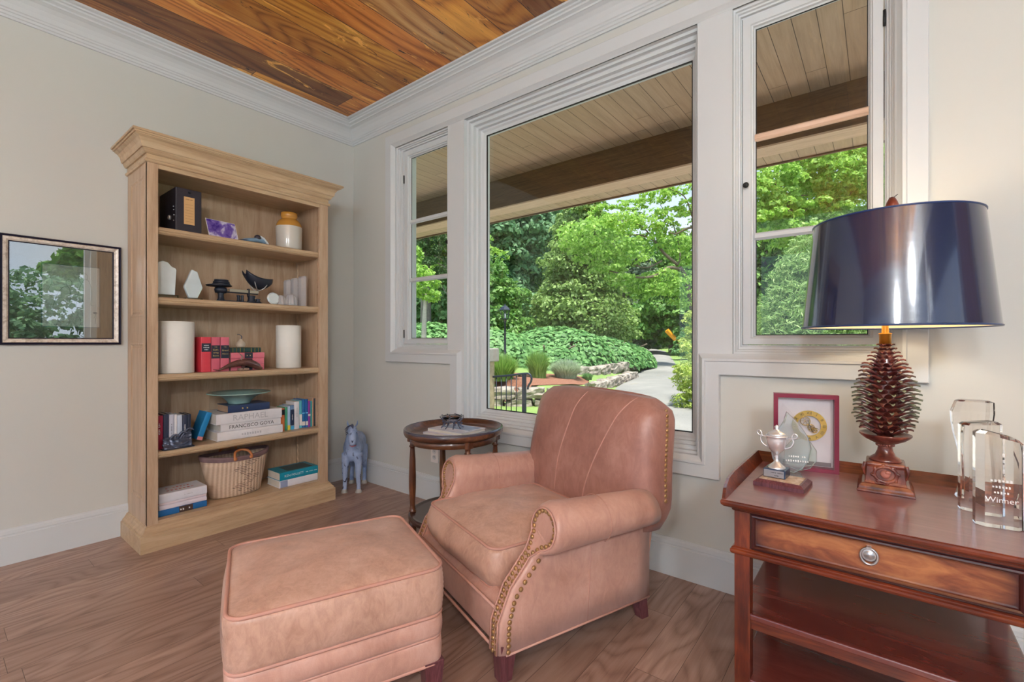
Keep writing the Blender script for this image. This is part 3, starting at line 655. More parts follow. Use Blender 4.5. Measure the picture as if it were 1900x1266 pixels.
# seen through the right hand sidelight
P0 = gp(at(1520, 640, 11)); bl = []
for k in range(15):
    t = k/14; z = .0 + 3.75*t; rr = (1.65-.1*t)*(1-t)**.55+.15; c = at(1510, 640, 11.6); bl.append((c.x, c.y, z, rr, rr, .45))
tree('white_pine', 'soft light green pine with long needles filling the lower half of the right window', P0, bl, 60000, .15, 'pine', [P0, (at(1510,640,11.6).x, at(1510,640,11.6).y, 3.6)], .1, seed=21, sub=260, rsub=.2, aspect=.16, jitter=.9)
T1 = gp(at(1490, 600, 24)); bl = [(*at(a, b_, c), r_, r_, v_) for a, b_, c, r_, v_ in [(1430,340,23,1.5,.8),(1480,310,24,1.6,.8),(1540,330,24,1.7,.8),(1600,300,24,1.7,.9),(1450,390,23,1.2,.7),(1520,385,24,1.4,.7),(1590,370,24,1.6,.9),(1640,340,25,1.6,1),(1420,420,23,1.3,.8),(1560,425,24,1.5,.7),(1610,430,24,1.4,.8),(1500,280,24.5,1.4,.6),(1560,280,25,1.4,.5),(1400,370,23,1.2,.8),(1650,290,25,1.4,.6),(1650,410,25,1.6,1.2),(1480,440,24,1.4,.6)]]
br = [([A(1480,450,24), A(1470,400,24), A(1445,345,23.6), A(1415,340,23.4), A(1398,350,23.2)], .12), ([A(1478,420,24), A(1500,380,24), A(1530,360,24), A(1590,340,24)], .1), ([A(1415,340,23.4), A(1450,318,23.6), A(1480,290,23.8)], .08), ([A(1420,340,23.2), A(1465,362,23.4), A(1500,362,23.8)], .07), ([A(1540,420,24.4), A(1570,370,24.6), A(1620,300,24.8)], .1), ([A(1485,450,24), A(1520,415,24.2), A(1560,400,24.2), A(1600,405,24.4)], .09)]
tree('spreading_maple', 'bright green maple with dark forking branches above the pine in the right window', T1, bl, 42000, .2, 'bright', [T1, A(1484,520,24), A(1480,450,24)], .34, br, 22, 40, .33, jitter=.8)
# seen through the left hand sidelight
T2 = gp(at(790, 640, 19)); bl = [(*at(a, b_, c), r_, r_, v_) for a, b_, c, r_, v_ in [(800,440,19,1.3,.45),(825,460,18.6,1.1,.35),(780,470,19,1.0,.35),(820,495,18.6,1.1,.3),(760,430,19.5,1.2,.5),(845,440,19,1.2,.5),(810,400,19.5,1.2,.5),(840,510,18.6,.8,.3)]]
brl = [([A(792,455,19), A(810,452,18.8), A(835,470,18.6)], .04), ([A(791,480,19), A(815,490,18.7), A(840,505,18.5)], .04), ([A(792,500,19), A(812,520,18.7), A(838,560,18.5)], .04), ([A(790,440,19), A(770,450,19.2), A(755,448,19.3)], .04), ([A(792,470,19), A(818,480,18.8), A(836,500,18.6)], .03)]
tree('old_spruce', 'sparse dark spruce with a bare grey trunk in the left window', T2, bl, 13000, .15, 'dark', [T2, A(790,560,19), A(791,470,19), A(793,380,19)], .26, brl, 23, 40, .35, aspect=.25, barkm=wood('grey_bark', [srgb(84,78,70), srgb(120,112,104), srgb(146,138,128)], 2, 1.5, .9, 0, 5))
T3 = gp(at(786, 660, 14.5))
tree('birch_tree', 'pale birch trunk with fresh leaves low in the left window', T3, [(*A(786,530,14.5), .5, .5, .4), (*A(776,510,14.6), .45, .45, .3), (*A(798,548,14.4), .3, .3, .2), (*A(764,475,14.8), .35, .35, .3)], 2600, .12, 'bright', [T3, A(787,600,14.5), A(790,545,14.5)], .105, seed=24, barkm=BIRCH)
rtree('understory_bush', 'dense dark green bush behind the birch in the left window', 815, 21, 655, [(800,600,21,1.6,1.2),(830,580,21,1.5,1.1),(770,590,21.5,1.6,1.3),(840,620,20,1.4,.9),(815,550,22,1.6,1),(860,600,21,1.4,1.2)], 15000, .24, 'deep', seed=25, cat='bush')
rtree('back_thicket', 'sunlit light green thicket far behind the spruce in the left window', 800, 34, 655, [(770,480,34,3,3),(820,440,34,3,3),(800,540,34,3.4,3),(850,500,35,3,3),(740,540,34,3,3)], 15000, .4, 'bright', seed=26)
# woodland that closes the view
for i, (px, d, lab) in enumerate([(1060, 56, 'tall mid-green wood tree behind the tip of the cedar'), (1150, 54, 'tall wood tree in the gap between cedar and locust'), (1215, 60, 'far wood tree above the end of the driveway'), (1290, 50, 'far wood tree behind the locust trunk'), (700, 52, 'far wood tree at the extreme left of the left window'), (1420, 46, 'tall wood tree behind the maple at the left of the right window'), (1560, 48, 'tall wood tree behind the maple at the right of the right window')]):
    top = {0: 440, 1: 500, 2: 520, 3: 500, 4: 430, 5: 400, 6: 400}[i]
    bb = [(px + dx, py, d, 5, 3.6) for dx in (-45, 0, 45) for py in range(top, 640, 55)]
    rtree('wood_tree', lab, px, d, 640, bb, 16000, .55, ['mid', 'deep', 'deep', 'mid', 'mid', 'mid', 'mid'][i], trunk_pts=[at(px, 650, d), at(px, top+30, d)], r=.35, seed=30+i, rsub=.3)
# trees mirrored in the picture glass, beyond the right hand glazing
tree('garden_tree', 'green tree beyond the right wall glazing, nearest the door', (14.5, 1.9, -.5), [(14.5, .9, 3.5, .6, .7, .35), (14.8, .35, 3.25, .5, .5, .25), (14.2, 2.2, 3.6, .9, .9, .9), (14.6, 1.5, 3.9, .8, .7, .5)], 6000, .26, 'mid', [(14.5, 1.9, -.5), (14.5, 1.7, 3.4)], .14, seed=50)
tree('garden_hedge', 'long low hedge row beyond the right wall glazing', (26, -2.5, -.5), [(26, y_, .9, 2.2, 2.2, 2.9+.5*math.sin(y_*1.3)) for y_ in (-10, -7, -4.5, -2.5, -.5, 1.5, 4, 7)], 45000, .24, 'blue', seed=51, cat='hedge')
# ornamental grasses
def grass(name, label, pos, n, h, spread, leaf, seed):
    rs = random.Random(seed); t = thing(name, label, 'ornamental grass', pos); vs = []; fs = []
    for i in range(n):
        a = rs.random()*2*PI; r0 = rs.random()**.6*.55*spread; lean = (.03+.60*rs.random())*spread; hh = h*(.6+.45*rs.random()); w = .006+.005*rs.random(); b0 = len(vs)
        dx, dy = math.cos(a), math.sin(a)
        for k in range(5):
            q = k/4; cx = dx*(r0+lean*q*q); cy = dy*(r0+lean*q*q); cz = hh*(q-.50*q*q*lean/spread); ww = w*(1-q*.85)
            vs += [(cx-dy*ww, cy+dx*ww, cz), (cx+dy*ww, cy-dx*ww, cz)]
        fs += [(b0+2*k, b0+2*k+1, b0+2*k+3, b0+2*k+2) for k in range(4)]
    MB().add(vs, fs, 0, True).build('blades', G[leaf], t, fix=False); return t
def gxy(px, d): v = at(px, 636, d); return gp(v)
grass('fountain_grass', 'pale silvery mound of fine grass in front of the rock edging', gxy(1050, 12.4), 4200, .56, .50, 'silver', 1)
grass('fountain_grass', 'tall upright green grass clump left of the silvery grass', gxy(998, 12.0), 2200, .80, .38, 'grassy', 2)
grass('fountain_grass', 'green grass clump behind the left end of the iron railing', gxy(932, 11.2), 2000, .70, .48, 'grassy', 3)
grass('fountain_grass', 'low dark green tuft on the mulch beside the lower rocks', gxy(1090, 12.8), 600, .20, .22, 'deep', 4)
# rocks
def rock(c, sx, sy, sz, rz, seed, label, group):
    rs = random.Random(seed); mb = MB(); n = 5; off = Vector((seed*3.1, seed*1.7, 0)); vs = []; idx = {}; fs = []
    def vid(p):
        k = tuple(round(v, 4) for v in p)
        if k not in idx:
            v = Vector(p); s = 1 - .10*(abs(v.x)**4+abs(v.y)**4+abs(v.z)**4)/3; nn = mnoise.noise(v*1.5+off)*.26 + mnoise.noise(v*4+off)*.07
            v = v*s*(1+nn); idx[k] = len(vs); vs.append((v.x*sx/2, v.y*sy/2, v.z*sz/2))
        return idx[k]
    for ax in range(3):
        for sg in (-1, 1):
            for i in range(n):
                for j in range(n):
                    q = []
                    for di, dj in ((0,0),(1,0),(1,1),(0,1)):
                        u, v = -1+2*(i+di)/n, -1+2*(j+dj)/n; p = [0,0,0]; p[ax] = sg; p[(ax+1)%3] = u; p[(ax+2)%3] = v; q.append(vid(p))
                    fs.append(tuple(q))
    mb.add(vs, fs, 0, False); o = mb.build('rock', ROCK); o.location = c; o.rotation_euler = (0, 0, rz); tag(o, label, 'rock', group)
x = N('limestone'); n1 = x.noise(x.co(), 3.5, 6, .65); n2 = x.noise(x.co(), 22, 4, .7); x.set(color=x.ramp(n1, [(.32, srgb(96,88,80)), (.5, srgb(150,138,126)), (.68, srgb(190,178,166))]), rough=.9); x.bump(x.math('ADD', n1, x.math('MULTIPLY', n2, .4)), .7, .06); ROCK = x.m
a, b = Vector((-3.75, 9.7, 0)), Vector((-3.85, 14.6, 0)); L = ['nearest of all', 'second nearest', 'third nearest', 'third from the far end', 'second from the far end', 'farthest of all']
for i in range(6):
    c = a.lerp(b, (i+.5)/6); c.z = gz(c.x, c.y)+.33; rock(c, .42, .76, .34, .02+(i % 3)*.05, 3+i, 'grey rock in the upper row under the shrub, %s' % L[i], 'upper rock edging')
a, b = Vector((-2.35, 8.3, 0)), Vector((-3.2, 12.9, 0))
for i in range(5):
    c = a.lerp(b, (i+.5)/5); c.z = gz(c.x, c.y)+.12; rock(c, .36, .86, .28, .18, 20+i, 'long grey rock in the lower row beside the drive, %s' % (L[i] if i < 3 else L[i+1]), 'lower rock edging')
a, b = Vector((-5.0, 4.2, 0)), Vector((-1.9, 6.3, 0)); k = 0
W2 = ['behind the stone post', 'behind the first balusters', 'behind the middle balusters', 'behind the last balusters', 'just right of the railing end', 'hidden mostly behind the armchair']
for row in range(2):
    for i in range(6):
        c = a.lerp(b, (i+.5+.4*row)/6); c.z = gz(c.x, c.y)+.02+.25*row; k += 1
        rock(c, .58, .38, .235, math.radians(34), 40+k, 'pale stone block, %s course of the low wall, %s' % (['bottom', 'top'][row], W2[i]), 'pale stone wall blocks')
# lamp post
q_ = at(937, 636, 14.0); g0 = gfull(q_.x, q_.y); t = thing('lamp_post', 'black iron lantern post standing in front of the spreading shrub', 'street lamp', (q_.x, q_.y, g0)); h = 2.25 - g0
MB().lathe([(.09,0),(.09,.05),(.06,.10),(.055,.35),(.07,.38),(.045,.42),(.035,.6),(.032,h-.55),(.05,h-.53),(.03,h-.5)], 14).build('pole', M['black'], t)
MB().lathe([(.05,h-.5),(.075,h-.46),(.12,h-.44),(.12,h-.425)], 6, sm=False).build('lantern_base', M['black'], t)
MB().lathe([(.10,h-.425),(.15,h-.18)], 6, sm=False).build('lantern_glass', M['glass'], t)
fr = MB()
for k in range(6): aa = PI/3*k; fr.tube([(.10*math.cos(aa), .10*math.sin(aa), h-.425), (.152*math.cos(aa), .152*math.sin(aa), h-.18)], .008, 5)
fr.build('lantern_frame', M['black'], t)
MB().lathe([(.19,h-.18),(.19,h-.165),(.10,h-.07),(.05,h-.05),(.03,h-.03),(.035,h-.015),(.012,h)], 6, sm=False).build('lantern_roof', M['black'], t)
MB().lathe([(.03,h-.42),(.03,h-.28)], 8).build('bulb', M['wax'], t)
# stone gate post and iron railing at the porch steps
t = thing('stone_post', 'square stone post with a grey capstone at the left edge of the main window', 'post', (-2.16, 4.02, -.4))
MB().box(-.15,-.15,0,.15,.15,1.16).build('shaft', flat('sandstone', srgb(168,150,122), .85, var=.2), t, bevel=.01); MB().box(-.21,-.21,1.16,.21,.21,1.40).build('capstone', flat('capstone', srgb(150,144,136), .85, var=.1), t, bevel=.02)
t = thing('iron_railing', 'black iron stair railing with round balusters beside the stone post', 'railing', (-2.0, 4.11, -.35)); e = Vector((.62, .10, 0)); 
z1 = .84
MB().tube(catmull([(0,0,z1), (.3,.05,z1+.03), (.62,.1,z1+.075), (.72,.115,z1+.07), (.76,.12,z1+.01), (.745,.12,z1-.06), (.70,.112,z1-.13), (.69,.11,z1-.19)], 5), .019, 8).build('handrail', M['black'], t)
for k in range(5): q = (k+.7)/6.2; MB().tube([(e.x*q, e.y*q, .05), (e.x*q, e.y*q, z1+.05*q)], .0085, 6).build('baluster', M['black'], t)
MB().box(.59,.075,0,.645,.13,z1+.07).build('newel', M['black'], t); MB().tube([(0,0,.17), (e.x,e.y,.14)], .010, 6).build('bottom_rail', M['black'], t)
# something orange by the drive
t = thing('orange_beam', 'slanting orange metal arm poking up beside the young spruce', 'metal arm', gp(at(1246, 650, 30)))
B = Vector(t.location); p, q = at(1237, 613, 30)-B, at(1256, 633, 30)-B
MB().tube([p, q], [.16, .13], 4, sm=False).build('arm', colr(236, 150, 30), t); MB().tube([q, Vector((q.x, q.y, -.1))], .09, 6).build('support', colr(200, 120, 30), t)
# ------------------------------------------------------------ bookcase
BC = thing('bookcase', 'tall pale oak bookcase with crown cornice and open shelves against the left wall', 'bookcase', (0, -.953, 0))
y0, y1, XF = -.514, .513, .37          # carcass in local y
SH = [.147, .511, .927, 1.347, 1.725]  # shelf tops
def panel_side(name, ys, sgn):
    mb = MB(); a, b = (ys, ys+.022) if sgn < 0 else (ys-.022, ys)
    mb.box(.005, a+.004, .10, XF-.001, b-.0005, 2.06)
    f = ys-.004*(-sgn)*0 ; yo = ys if sgn < 0 else ys
    def fr(x0, x1, z0, z1): mb.box(x0, min(yo, yo-sgn*.006), z0, x1, max(yo, yo-sgn*.006), z1)
    for r in ((.004, .065, .10, 2.06), (XF-.06, XF-.001, .10, 2.06), (.065, XF-.06, .10, .24), (.065, XF-.06, 1.10, 1.24), (.065, XF-.06, 2.0, 2.06)): fr(*r)
    for z0, z1 in ((.24, 1.10), (1.24, 2.0)):
        pr = [(0, .0055), (.006, .0015), (.014, .0015), (.020, .0048), (.034, .0015), (.040, .0)]
        pr = [(0,.006),(0,.0005),(.006,-.0015),(.012,-.0015),(.020,.0030),(.030,.0015),(.036,-.0005)]
        ls = [[(.065+d, yo-sgn*q, z0+d), (XF-.06-d, yo-sgn*q, z0+d), (XF-.06-d, yo-sgn*q, z1-d), (.065+d, yo-sgn*q, z1-d)] for d, q in pr]
        mb.loops(ls, sm=False, cap0=False, cap1=True)
    return mb.build(name, M['oak'], BC)
panel_side('side_panel', y0, -1); panel_side('side_panel', y1, 1)
MB().box(.004, y0+.02, .15, .016, y1-.02, 2.06).build('back_panel', M['oak'], BC)
for i in range(1, 5):
    yy = lerp(y0, y1, i/5); MB().box(.016, yy-.0015, .15, .0172, yy+.0015, 2.06).build('back_seam', M['oak'], BC)
ob = MB(); yl, yr = y0+.049, y1-.062
ob.box(XF-.022, y0, .10, XF, yl, 2.10); ob.box(XF-.022, yr, .10, XF, y1, 2.10); ob.build('stile', M['oak'], BC, bevel=.002)
MB().box(XF-.022, yl, 2.032, XF+.0005, yr, 2.10).build('top_rail', M['oak_h'], BC, bevel=.002)
MB().box(XF-.022, yl, .10, XF+.0005, yr, .147).build('bottom_rail', M['oak_h'], BC)
for i, z in enumerate(SH):
    mb = MB(); h = .038; xf = XF-.014 if i else XF-.001
    pr = [(.017, z-h), (xf-.012, z-h), (xf-.002, z-h+.008), (xf, z-h+.014), (xf-.003, z-h+.017), (xf, z-h+.020), (xf, z-.006), (xf-.006, z), (.017, z)]
    if i == 0: pr = [(.017, z-.02), (XF-.023, z-.02), (XF-.023, z), (.017, z)]
    mb.prism(pr, lambda u, v, t: (u, t, v), yl-.018, yr+.018); mb.build('shelf', M['oak_h'], BC)
# inner lining behind the stiles and the toothed shelf strips
for s, ye in ((-1, yl-.019), (1, yr+.019)):
    a = ye; b = ye - s*.0 ; MB().box(.016, min(a, a+s*.02), .147, XF-.022, max(a, a+s*.02), 2.06).build('side_lining', M['oak'], BC)
    for xx in (.03, XF-.060):
        mb = MB(); n = 74; vs = []
        for k in range(n+1):
            z = .15 + (1.9)*k/n; w = .018 if k % 2 else .010; vs.append((xx, w, z))
        P = [(xx, z, w) for xx, w, z in vs]
        for k in range(n):
            za, zb = .15+1.9*k/n, .15+1.9*(k+1)/n; wa = .018 if k % 2 else .009; wb_ = .018 if (k+1) % 2 else .009
            yy0 = ye; mb.add([(xx, yy0, za), (xx, yy0-s*.010, za), (xx+wa, yy0-s*.010, za), (xx+wa, yy0, za), (xx, yy0, zb), (xx, yy0-s*.010, zb), (xx+wb_, yy0-s*.010, zb), (xx+wb_, yy0, zb)], [(0,1,5,4), (1,2,6,5), (2,3,7,6)])
        mb.build('toothed_strip', M['oak'], BC)
def wrap(prof, name, mat, back=0.002):
    mb = MB(); L = []
    for o, z in prof: L.append([(back, y0-o, z), (XF+o, y0-o, z), (XF+o, y1+o, z), (back, y1+o, z)])
    mb.loops(L, sm=False, cap0=True, cap1=True); return mb.build(name, mat, BC)
wrap([(0,2.055),(.008,2.056),(.012,2.062),(.012,2.068),(.006,2.073),(.002,2.075),(.002,2.100),(.010,2.100),(.016,2.106),(.022,2.119),(.022,2.123),(.028,2.123),(.031,2.130),(.035,2.150),(.046,2.166),(.060,2.175),(.060,2.179),(.067,2.179),(.069,2.185),(.069,2.187),(.076,2.187),(.076,2.197),(.072,2.200)], 'cornice', M['oak_h'])
wrap([(.036,0),(.036,.084),(.032,.088),(.028,.0885),(.028,.096),(.020,.104),(.013,.116),(.010,.119),(.010,.124),(.003,.127),(.0015,.131)], 'plinth', M['oak_h'])

# ------------------------------------------------------------ books
def book(label, y, z, t, h, d, cover, group=None, x=.30, flat_=False, title=None, tcol=None, tsize=.014, band=None, lean=0.0, bands=(), soft=False, titles=(), cat='book', rx=0.0, pages=None):
    """upright: y is the left face of the spine; flat: y is the left end, z the underside. x is the spine's front"""
    o = thing('book', label, cat, (x, y + (h if flat_ else t/2), z + (t/2 if flat_ else 0)), group=group)
    o.rotation_euler = (PI/2, 0, 0) if flat_ else (lean, 0, 0)
    if rx: o.rotation_euler = (o.rotation_euler[0], o.rotation_euler[1], rx)
    c = .0012 if soft else .0025; o_ = 0 if soft else .003
    mb = MB(); n = 6; sp = []
    outer = [(-d, -t/2), (-.004, -t/2)] + [(-.004+.004*math.sin(PI*k/n), -t/2*math.cos(PI*k/n)) for k in range(1, n)] + [(-.004, t/2), (-d, t/2)]
    inner = [(-d, t/2-c), (-.006, t/2-c), (-.004-c*.2, 0), (-.006, -t/2+c), (-d, -t/2+c)]
    mb.prism(outer + inner, lambda u, v, w: (u, v, w), 0, h); mb.build('cover', cover, o)
    MB().box(-d+o_+.002, -t/2+c, o_, -.0055, t/2-c, h-o_).build('pages', pages or M['paper'], o)
    e = .0004
    for (b0, b1, mat) in bands: MB().box(-.003, -t/2*.93, h*b0, e, t/2*.93, h*b1).build('spine_label', mat, o)
    if title: text('spine_title', title, tsize, tcol or M['white_ink'], o, (e*1.8, 0, h*.5 if band is None else h*band), (0,0,-1), (0,1,0))
    for (s, size, zz, mat, horiz, al) in titles:
        text('spine_title', s, size, mat, o, (e*2.2, 0, h*zz), (0,1,0) if horiz else (0,0,-1), (0,0,1) if horiz else (0,1,0), al)
    return o
g4 = 'books standing in the bookcase'
z = .0008+SH[2]   # middle shelf, red volumes
red, pink, dk = colr(196, 40, 62, .45), colr(206, 96, 116, .5), colr(34, 40, 58)
book('bright red hardback leftmost of the three red volumes beside the wide candle', -1.196, z, .050, .205, .16, colr(214, 62, 78, .45), 'red hardback volumes', .31, bands=[(.58,.82,dk)], titles=[((5,), .009, .76, M['white_ink'], True, 'CENTER'), ((6,), .009, .70, M['white_ink'], True, 'CENTER'), ((4,), .009, .64, M['white_ink'], True, 'CENTER')])
book('faded pink hardback with a black label, middle of the three upright volumes', -1.143, z, .047, .205, .16, pink, 'red hardback volumes', .305, bands=[(.38,.76,dk)], titles=[('THE', .008, .71, M['gold_ink'], True, 'CENTER'), ('Gath-', .014, .63, M['gold_ink'], True, 'CENTER'), ('ering', .014, .55, M['gold_ink'], True, 'CENTER'), ('Storm', .013, .46, M['gold_ink'], True, 'CENTER')])
book('pink hardback with a black label, rightmost of the three upright volumes', -1.093, z, .047, .205, .16, colr(214, 106, 124, .5), 'red hardback volumes', .305, bands=[(.38,.76,dk)], titles=[('THE', .008, .71, M['gold_ink'], True, 'CENTER'), ('Grand', .014, .61, M['gold_ink'], True, 'CENTER'), ('Alliance', .011, .51, M['gold_ink'], True, 'CENTER')])
for k, (lb, hh) in enumerate([('pink hardback lying flat at the bottom of the pile behind the dolphin', .195), ('pink hardback lying flat in the middle of the pile behind the dolphin', .195), ('pink hardback lying flat directly under the dark green book', .198)]):
    book(lb, -1.036, z+.037*k, .036, hh, .14, colr(222, 120, 136, .5), 'pink volumes lying flat', .30, True, bands=[(.36,.60,dk)], titles=[((1, 1,), .016, .48, M['gold_ink'], False, 'CENTER')] if k == 2 else ())
book('slim dark green book with gilt bands on top of the pink pile', -1.036, z+.111, .030, .178, .12, colr(28, 62, 60), None, .295, True, bands=[(q, q+.012, M['gold']) for q in (.08,.2,.32,.56,.68,.8,.92)])
# fourth shelf, left group
z = .0008+SH[1]
spec = [(.034,.186,(168,34,68),'crimson book with white lettering at the far left of the lower shelf',(3, 4,),.014,M['white_ink'],.60),
 (.026,.190,(58,66,92),'dark slate book right of the crimson one','',.010,M['white_ink'],.5), (.023,.186,(206,208,222),'white paperback with small black spine lettering',(2, 7, 2, 5,),.0075,M['ink'],.5),
 (.013,.184,(236,236,240),'thin plain white book, left of two white ones','',.01,M['ink'],.5), (.024,.178,(200,210,226),'pale blue-white book, right of the thin white one','',.01,M['ink'],.5),
 (.022,.176,(52,60,84),'dark navy book in front of the black one',(5,),.012,M['white_ink'],.6), (.018,.178,(34,42,62),'black-navy book ending the left group of upright books','',.010,M['white_ink'],.6)]
y = -1.411
for t, h, c, lb, ti, ts, tm, bn in spec:
    book(lb, y, z, t, h, .135, colr(*c), g4, .30-.006*R.random(), title=ti or None, tcol=tm, tsize=ts, band=bn); y += t+.0012
book('bright blue book leaning against the stack of art books', -1.206, z+.0155, .030, .165, .12, colr(24, 134, 196), None, .262, lean=-.33, bands=[(.0,.12,colr(232,150,150))])
# art books
def art(lb, y, zz, t, h, d, title, tm, size, x):
    return book(lb, y, zz, t, h, d, colr(226, 224, 226, .45), 'large white art books', x, True, titles=[(title, size, .5, tm, False, 'CENTER')] if title else ())
art('large white art book at the bottom of the stack on the lower shelf', -1.118, z, .052, .385, .26, (8,), M['grey_ink'], .026, .325)
art('white art book lettered FRANCISCO GOYA in black, middle of the stack', -1.098, z+.053, .044, .355, .26, 'FRANCISCO GOYA', M['ink'], .031, .318)
art('thick white art book lettered RAPHAEL in pale grey, top of the white stack', -1.124, z+.098, .062, .385, .26, 'RAPHAEL', M['grey_ink'], .050, .325)
book('worn dark blue leather book with gilt marks lying under the green bowl', -1.055, z+.161, .044, .245, .17, colr(44, 62, 98, .4), None, .31, True, titles=[((1,), .024, .66, M['gold_ink'], False, 'CENTER'), ((1,), .024, .55, M['gold_ink'], False, 'CENTER')], pages=colr(176,148,124))
# right group
spec = [(.030,.150,(226,128,72),'orange and black paperback squeezed between art books and green spine',.52), (.016,.155,(72,168,132),'thin green-topped paperback, second of the right group',.5), (.018,.160,(176,204,230),'light blue paperback in the right group, left of the navy title block',.5),
 (.024,.165,(120,150,186),'blue-grey paperback with a navy title block',.5), (.036,.186,(222,222,228),'thick white paperback with grey top in the right group',.5), (.018,.190,(92,190,206),'slim turquoise book right of the thick white paperback',.5), (.022,.196,(40,112,178),'tall blue book near the middle of the right group',.5),
 (.018,.196,(30,100,170),'second tall blue book, just left of the purple one',.5), (.016,.182,(150,60,168),'purple paperback in the right group',.5), (.014,.178,(60,170,170),'teal paperback right of the purple one',.5), (.010,.200,(206,168,140),'thin tan hardback left of the black book',.5), (.020,.196,(58,58,64),'charcoal book left of the yellow and black one',.5)]
y = -.728
for i, (t, h, c, lb, _) in enumerate(spec):
    bd = []; tt = []
    if i == 0: bd = [(.70,.94,M['ink'])]
    if i == 2: bd = [(0,.2,colr(230,210,70))]
    if i == 3: bd = [(.18,.82,colr(34,50,80)), (0,.14,colr(70,170,220))]; tt = [((7,), .010, .5, M['white_ink'], False, 'CENTER')]
    if i == 4: tt = [((9,), .012, .6, M['grey_ink'], False, 'CENTER')]
    if i == 5: bd = [(.1,.5,M['white'])]
    if i in (6, 7): bd = [(.08,.22,M['white']), (.5,.53,colr(120,200,240))]
    if i == 8: bd = [(.42,.5,M['white'])]
    book(lb, y, z, t, h, .12, colr(*c), g4, .285-.008*R.random(), bands=bd, titles=tt, soft=i != 6); y += t+.0012
book('black and yellow paperback lettered Spanish at the right end of the shelf', y, z, .030, .190, .12, colr(240, 222, 40), g4, .288, bands=[(.40,.84,M['ink'])], titles=[('Spanish', .017, .62, M['white_ink'], False, 'CENTER')], soft=True)
# bottom shelf
z = .0008+SH[0]
wb_ = colr(222, 222, 230)
book('thin blue book with a brown spine block, bottom of the lowest left pile', -1.408, z, .034, .235, .17, colr(28, 104, 168), 'books lying flat on the bottom shelf', .325, True, bands=[(.30,.58,colr(74,52,44))], titles=[((1,), .02, .37, M['white_ink'], False, 'CENTER'), ((2,), .02, .52, M['white_ink'], False, 'CENTER')])
book('thin white book lying directly on the blue one, lowest left pile', -1.402, z+.0345, .024, .228, .165, colr(226, 218, 228), 'books lying flat on the bottom shelf', .325, True, bands=[(0,1,colr(216,92,112))][:0])
book('white paperback above the red-edged book on the bottom shelf', -1.402, z+.059, .014, .228, .165, colr(230, 216, 222), 'books lying flat on the bottom shelf', .322, True, pages=colr(220,90,110))
b_ = book('thick white paperback with red cover lettering, top of the left pile', -1.404, z+.0735, .048, .230, .165, wb_, 'books lying flat on the bottom shelf', .328, True, soft=True, titles=[((1, 5,), .010, .40, M['grey_ink'], False, 'CENTER')])
for k, (u, v, w) in enumerate([(-.03,.04,.05), (-.07,.10,.06), (-.11,.16,.05), (-.05,.18,.04)]):
    pass
text('cover_title', (7,), .034, colr(206, 92, 92), b_, (-.055, .0245, .115), (0,0,-1), (-1,0,0)); text('cover_title', (1, 5,), .030, colr(206, 92, 92), b_, (-.105, .0245, .115), (0,0,-1), (-1,0,0))
book('white book with a grey picture on its spine under the teal book', -.758, z, .046, .262, .18, colr(228, 228, 234), None, .335, True, bands=[(.80,.98,colr(150,160,190))])
b_ = book('teal hardback lettered KEN FOLLETT lying on a white book, bottom right', -.756, z+.0465, .052, .262, .18, colr(18, 142, 168, .35), None, .335, True, titles=[('KEN FOLLETT', .021, .64, M['white_ink'], False, 'CENTER'), ((3, 5, 4,), .010, .18, M['white_ink'], False, 'CENTER')])
MB().box(-.155, .0262, .03, -.02, .0268, .20).build('cover_picture', colr(60, 84, 92), b_)

# ------------------------------------------------------------ objects on the shelves
# top shelf: camera box
z = .0008+SH[4]
t = thing('box_camera', 'old black box camera with a tan paper label on its front, top shelf left', 'camera', (.235, -1.262, z), .0)
MB().box(-.190, -.064, 0, .085, .064, .246).build('body', colr(40, 36, 48, .5), t, bevel=.004)
MB().box(.085, -.024, .045, .0865, .028, .200).build('paper_label', colr(206, 164, 112), t)
text('label_text', (7,), .009, colr(110, 74, 40), t, (.0869, .002, .186), (0,1,0), (0,0,1))
for k in range(7): MB().box(.0865, -.018, .06+k*.016, .0868, .022, .0612+k*.016).build('label_line', colr(150, 110, 70), t)
MB().lathe([(.003,0),(.003,.01),(.006,.012),(.003,.016)], 10, M=Matrix.Translation((.085, .0, .225)) @ Matrix.Rotation(PI/2, 4, 'Y')).build('latch', M['black_hw'], t)
MB().lathe([(.014,0),(.014,.008),(.010,.011)], 16, M=Matrix.Translation((.0, -.064, .085)) @ Matrix.Rotation(PI/2, 4, 'X')).build('winding_knob', M['silver'], t)
for q in ((.06,.06),(.065,.09),(.06,.12),(.055,.14)): MB().lathe([(.003,0),(.003,.003)], 8, M=Matrix.Translation((q[0], -.064, q[1])) @ Matrix.Rotation(PI/2, 4, 'X')).build('rivet', M['silver'], t)
# unframed photo
t = thing('photograph', 'small violet and white photograph leaning back on the top shelf', 'photo', (.325, -1.083, z), .12)
Mx = Matrix.Rotation(-.38, 4, 'Y')
x = N('photo_print'); v = x.co(); n1 = x.noise(v, 9, 5, .6, .4); x.set(color=x.ramp(n1, [(.38, srgb(70,48,140)), (.48, srgb(120,100,180)), (.55, srgb(206,204,226)), (.62, srgb(90,70,160))]), rough=.2); PH = x.m
MB().box(0, -.082, 0, .003, .082, .112, M=Mx).build('print', PH, t); MB().box(.0005, -.084, -.0005, .0026, .084, .114, M=Mx).build('backing', M['white'], t)
MB().add([Mx @ Vector(p) for p in ((0,-.02,.07),(0,.02,.07))] + [Vector((-.055,.02,.0)), Vector((-.055,-.02,.0))], [(0,1,2,3)]).build('easel_leg', M['white'], t)
